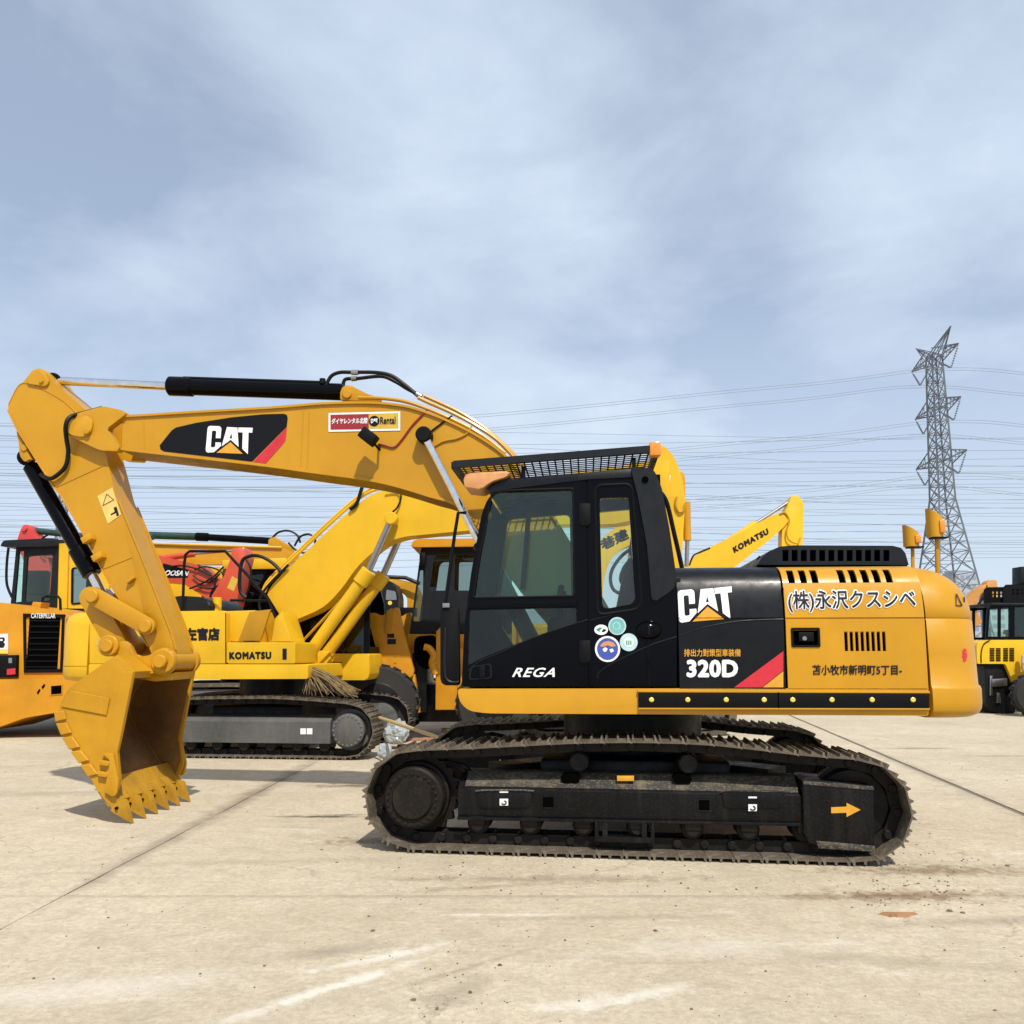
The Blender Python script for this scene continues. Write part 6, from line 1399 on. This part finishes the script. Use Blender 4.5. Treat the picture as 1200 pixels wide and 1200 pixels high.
grow = lambda v, g: (*v[:3], v[3] + g, (v[4] if len(v) > 4 else v[3]) + g)
skin('shirt', [grow((0, 0, .88, .15, .115), .02), grow(body[1], .02), grow(body[2], .015), (0, 0, 1.455, .075, .075), grow(body[7], .014), (-.235, .005, 1.2, .062), grow(body[11], .014), (.235, .005, 1.2, .062)], [(0, 1), (1, 2), (2, 3), (2, 4), (4, 5), (2, 6), (6, 7)], M['pink'], PR_)
skin('trousers', [grow(body[0], .012), grow(body[15], .015), grow(body[16], .018), (-.1, .01, .09, .062), grow(body[19], .015), grow(body[20], .018), (.1, .01, .09, .062)], [(0, 1), (1, 2), (2, 3), (0, 4), (4, 5), (5, 6)], M['trouser'], PR_)
skin('hair', [(0, .012, 1.66, .082, .085), (0, 0, 1.745, .075, .085)], [(0, 1)], M['hair'], PR_)
B().cyl((-.028, -.108, 1.645), (-.028, -.098, 1.645), .01, seg=10).build('eye', M['navy'], bd); B().cyl((.028, -.108, 1.645), (.028, -.098, 1.645), .01, seg=10).build('eye', M['navy'], bd); B().box((-.012, -.135, 1.60), (.012, -.1, 1.64), .008).build('nose', M['skin'], bd); B().box((-.025, -.116, 1.572), (.025, -.1, 1.58), .003).build('mouth', M['maroon'], bd)
B().box((-.09, -.03, 1.6), (-.08, .01, 1.66), .004).build('ear', M['skin'], bd); B().box((.08, -.03, 1.6), (.09, .01, 1.66), .004).build('ear', M['skin'], bd)

# ================================================================== small things by the tracks
M['straw'] = plain('dry_twigs', (.23, .16, .075), .9); M['bamboo'] = plain('bamboo', (.52, .36, .15), .6)
BRM = thing('twig_broom', 'brown twig broom lying on the track of the bright yellow excavator', 'broom')
A0 = K.w(360, 786, -1.15); b = B()
BRM.location = A0
for k in range(170):
    e = K.w(random.uniform(356, 420), 821, -1.15); e.y += random.uniform(-.28, .25); e.z = .88 + random.uniform(0, .12) - max(0, e.x - (-2.5)) * .15
    s_ = Vector((random.uniform(-.07, .10), random.uniform(-.06, .06), random.uniform(-.04, .06)))
    m_ = (s_ + (e - A0)) / 2 + Vector((0, 0, random.uniform(.0, .08)))
    b.tube([s_, m_, e - A0], [.006, .005, .003], 4)
b.build('bristles', M['straw'], BRM)['kind'] = 'stuff'
B().tube([Vector((.05, 0, -.03)), Vector((-.05, .02, .03)), Vector((-.5, .35, .22))], [.05, .035, .018], 8).build('handle', M['bamboo'], BRM)
B().tube([Vector((.04 + .055 * math.cos(a) * .3, .055 * math.cos(a), -.02 + .055 * math.sin(a))) for a in [R(30 * k) for k in range(12)]], .01, 5, True).build('binding', M['hose'], BRM)
p0 = K.w(445, 841, -1.45); d = ray(522, 867); k_ = 9.35 / d[1]; p1 = Vector((d[0] * k_, 9.35, CAMH + d[2] * k_))
b = B(); b.tube([p0 + (p1 - p0) * t_ for t_ in (0, .2, .22, .45, .47, .7, .72, 1)], [.022, .022, .026, .022, .026, .021, .025, .02], 8); tag(b.build('bamboo_pole', M['bamboo']), 'tan bamboo pole leaning between the two excavators\' tracks', 'pole')
M['board'] = paint('red_brown_board', (.36, .17, .09), .8, .2, 0, .4, (.4, .3, .2))
for (xa, ya, L_, rz, lab) in ((478, 868, .85, .12, 'long reddish board lying flat behind the near track\'s left end'), (486, 876, .55, -.2, 'short reddish board scrap, nearest the foreground track')):
    x, y = ground(xa, ya); o = tag(B().box((-L_ / 2, -.07, .003), (L_ / 2, .07, .045), .004).build('timber_board', M['board']), lab, 'board', 'boards on the ground'); o.location = (x, y, 0); o.rotation_euler.z = rz
M['bag'] = plain('white_plastic_bag', (.34, .37, .38), .3)
def bag(px_, py_, Y, rx, rz, label):
    d = ray(px_, py_); k = Y / d[1]; c = Vector((d[0] * k, Y, CAMH + d[2] * k))
    bm = bmesh.new(); bmesh.ops.create_icosphere(bm, subdivisions=4, radius=1)
    from mathutils import noise as nz
    for v in bm.verts:
        n = v.co.normalized(); f = 1 + .28 * nz.noise(n * 2.2 + Vector((px_, 0, 0))) + .16 * abs(nz.noise(n * 6 + Vector((0, py_, 0)))) - .06 * abs(nz.noise(n * 14))
        v.co = Vector((n.x * rx * f, n.y * rx * .9 * f, n.z * rz * f)); v.co += c
        v.co.z = max(v.co.z, c.z - rz * .85)
    b = B().addbm(bm); return tag(b.build('plastic_bag', M['bag'], sharp=12), label, 'plastic bag')
bag(464, 859, 13.7, .19, .20, 'crumpled white plastic bag on the ground between the bright yellow excavator\'s tracks')
bag(451, 881, 11.9, .09, .11, 'small clear plastic bag on the ground beside the near track\'s left end')
M['lime'] = plain('pale_lime_plastic', (.62, .60, .16), .4)
q0 = Vector((*ground(517, 862), .068)); q = Vector((1, .1, 0)).to_track_quat('Z', 'Y').to_matrix()
q = q * 1.0; bo = thing('plastic_bottle', 'pale yellow-green plastic bottle lying on the ground behind the track', 'bottle', q0); bo.scale = (1.35,) * 3; B().lathe([(0, 0), (.04, 0), (.05, .012), (.05, .19), (.045, .2), (.05, .21), (.04, .25), (.02, .275), (0, .275)], (0, 0, 0), q, 20).build('bottle_body', M['lime'], bo); B().lathe([(0, .272), (.024, .272), (.024, .305), (0, .305)], (0, 0, 0), q, 16).build('bottle_cap', M['green'], bo)

# ================================================================== pylons, lines, far building
def pylon(name, label, X, Y, H_, yaw, w0, arms, detail=True, th=1.0):
    root = thing(name, label, 'pylon', (X, Y, 0), yaw)
    def hw(z):
        t_ = z / H_
        return w0 * (1 - t_ / .52 * .72) if t_ < .52 else w0 * (.28 - .10 * (t_ - .52) / .48)
    zs = [0, .11, .20, .28, .35, .41, .465, .52] + [.52 + .48 * k / 11 for k in range(1, 12)]; zs = [z * H_ for z in zs]
    for sx in (-1, 1):
        for sy in (-1, 1):
            b = B()
            for a, c in zip(zs, zs[1:]): b.bar((sx * hw(a), sy * hw(a), a), (sx * hw(c), sy * hw(c), c), .26 * th)
            b.build('leg', M['galv'], root)
    for sx, sy, ax in ((0, -1, 0), (0, 1, 0), (-1, 0, 1), (1, 0, 1)):
        b = B()
        for a, c in zip(zs, zs[1:]):
            f = (lambda s_, z: (s_ * hw(z), sy * hw(z), z)) if ax == 0 else (lambda s_, z: (sx * hw(z), s_ * hw(z), z))
            b.bar(f(-1, a), f(1, c), .13 * th); b.bar(f(1, a), f(-1, c), .13 * th); b.bar(f(-1, c), f(1, c), .12 * th)
            if c < .53 * H_:
                m_ = (a + c) / 2; b.bar(f(-1, m_), f(0, m_ - .0), .09 * th); b.bar(f(1, m_), f(0, m_), .09 * th)
        b.build('bracing', M['galv'], root)
    ends = []
    for z, L_, hgt in arms:
        for s in (-1, 1):
            b = B(); h_ = hw(z); tipp = Vector((s * L_, 0, z + hgt * .35))
            for sy in (-1, 1):
                b.bar((s * h_, sy * h_, z), tipp, .15 * th); b.bar((s * h_, sy * h_, z + hgt), tipp, .15 * th)
                for t_ in (.25, .5, .75):
                    p_ = Vector((s * h_, sy * h_, z)).lerp(tipp, t_); q_ = Vector((s * h_, sy * h_, z + hgt)).lerp(tipp, t_); r_ = Vector((s * h_, -sy * h_, z)).lerp(tipp, t_); b.bar(p_, q_, .08 * th); b.bar(p_, r_, .08 * th); b.bar(q_, Vector((s * h_, sy * h_, z)).lerp(tipp, min(1, t_ + .25)), .08 * th)
            b.build('crossarm', M['galv'], root)
            if detail:
                vtx = Vector((s * (L_ * .62 + h_ * .3), 0, z - 2.6))
                ins = B()
                for top_ in (tipp, Vector((s * h_ * 1.1, 0, z - .2))):
                    n = 10; ins.bar(top_, vtx, .07)
                    for k in range(2, n): c_ = top_.lerp(vtx, k / n); ins.cyl(c_, c_ + (vtx - top_).normalized() * .12, .17, seg=8)
                ins.build('insulator', M['wire'], root); ends.append(vtx)
    for s in (-1, 1):
        b = B(); z = H_; h_ = hw(H_)
        tipp = Vector((s * arms[0][1] * .75, 0, H_ + arms[0][2] * 1.5))
        for sy in (-1, 1): b.bar((s * h_, sy * h_, H_), tipp, .14 * th); b.bar((-s * h_, sy * h_, H_), tipp, .14 * th); b.bar((s * h_, sy * h_, H_ - 1), tipp, .1 * th)
        b.build('earth_peak', M['galv'], root)
    return root, ends
TY = 146.0; TX = (1098 - 600) / 1000 * 150.0
dz_ = TY / 1000 / math.cos(TILT)
def zrow(py, Y): return CAMH + ray(600, py)[2] * Y / ray(600, py)[1]
ztop = zrow(408, TY)
PT, ends = pylon('lattice_pylon', 'tall grey lattice power pylon rising behind the counterweight', TX, TY, ztop - 1.5, R(-86), 5.2, [(zrow(425, TY), 7.4, 2.3), (zrow(484, TY), 7.1, 2.3), (zrow(545, TY), 7.8, 2.5)])
pylon('lattice_pylon', 'small distant lattice pylon between the arm and the orange-red excavator', -152, 285, zrow(575, 285), R(-50), 6.0, [(zrow(590, 285), 8, 2.2), (zrow(603, 285), 8, 2.2), (zrow(616, 285), 8.5, 2.2)], False, 1.1)
lt_ = [('power line strung across the sky behind the machines', 'power lines across the sky')]
def wire(pts, r):
    P = spline(pts, 10); tag(B().tube(P, r, 5).build('power_line', M['wire']), lt_[0][0], 'power line', lt_[0][1])
ca, sa_ = math.cos(R(-86)), math.sin(R(-86))
for e in ends:
    w_ = Vector((TX + e.x * ca, TY + e.x * sa_, e.z))
    for dzz in (0, .45):
        a = Vector((w_.x - 260, w_.y + 14, w_.z - 3 - dzz)); m1 = Vector((w_.x - 120, w_.y + 6, w_.z - 8.5 - dzz)); m2 = Vector((w_.x - 30, w_.y + 1, w_.z - 2.9 - dzz))
        z1 = Vector((w_.x + 30, w_.y - 1, w_.z - 2.6 - dzz)); z2 = Vector((w_.x + 120, w_.y - 6, w_.z - 8 - dzz)); z3 = Vector((w_.x + 260, w_.y - 14, w_.z - 3 - dzz))
        wire([a, m1, m2, w_ - Vector((0, 0, dzz)), z1, z2, z3], .036)
random.seed(21)
rows = [(498, 506, 515), (515, 520, 512), (522, 530, 527), (545, 548, 536), (549, 551, 545), (556, 556, 552), (571, 568, 560), (577, 572, 566), (583, 580, 590), (598, 588, 577), (604, 594, 584), (611, 600, 594), (617, 608, 600), (560, 583, 607), (634, 620, 612), (640, 626, 620), (655, 634, 628), (662, 642, 632), (590, 612, 640), (628, 636, 650), (540, 560, 572), (508, 524, 548), (530, 538, 556), (566, 577, 586), (588, 598, 618), (607, 616, 624), (622, 628, 636), (646, 640, 646), (668, 652, 640), (676, 660, 652), (552, 566, 598)]
for k, (a, m_, c) in enumerate(rows):
    Y = 170 + (k * 37) % 110
    P = []
    for x, y in ((-140, a + (a - m_) * .12), (120, a * .72 + m_ * .28 + 1.5), (400, a * .3 + m_ * .7 + 2), (600, m_ + 1), (850, m_ * .55 + c * .45 + 1.5), (1050, m_ * .2 + c * .8 + 1), (1340, c)):
        d = ray(x, y); q_ = Y / d[1]; P.append(Vector((d[0] * q_, Y, CAMH + d[2] * q_)))
    wire(P, .00026 * Y * random.uniform(.75, 1.15))
# line spacers hanging on the wires
# far building
FB = Frame(160, 300, R(-12))
BD = thing('apartment_block', 'far grey flat-roofed building right of the counterweight', 'building', (160, 300, 0), R(12))
M['bldg'] = plain('hazy_grey_wall', (.34, .38, .45), .9); M['bwin'] = plain('hazy_window', (.22, .25, .30), .4)  # distance haze is put into the wall and window colours
zt3 = zrow(672, 300); wl = B().box((-5, 0, 0), (5, 14, zt3)).build('wall', M['bldg'], BD); B().box((-2, 2, zt3), (3, 8, zt3 + 1.4)).build('roof_house', M['bldg'], BD)
for fl in range(9):
    for k in range(4): z = zt3 - 2.2 - fl * 3.0; B().box((-4.3 + k * 2.3, -.06, z), (-2.8 + k * 2.3, .05, z + 1.5)).build('window', M['bwin'], BD)
P2 = thing('apartment_block', 'second far grey building, lower, just left of the loader cab', 'building', (182, 310, 0), R(5)); B().box((-9, 0, 0), (4, 12, zrow(690, 310))).build('wall', M['bldg'], P2)
for fl in range(6):
    for k in range(4): z = zrow(690, 310) - 2.2 - fl * 3.0; B().box((-8.3 + k * 3, -.06, z), (-6.6 + k * 3, .05, z + 1.5)).build('window', M['bwin'], P2)

WALL = tag(B().box((-160, 84, 0), (170, 84.25, 2.3), .02).build('perimeter_wall', plain('pale_render', (.46, .45, .42), .9)), 'long pale wall at the far end of the yard', 'wall')
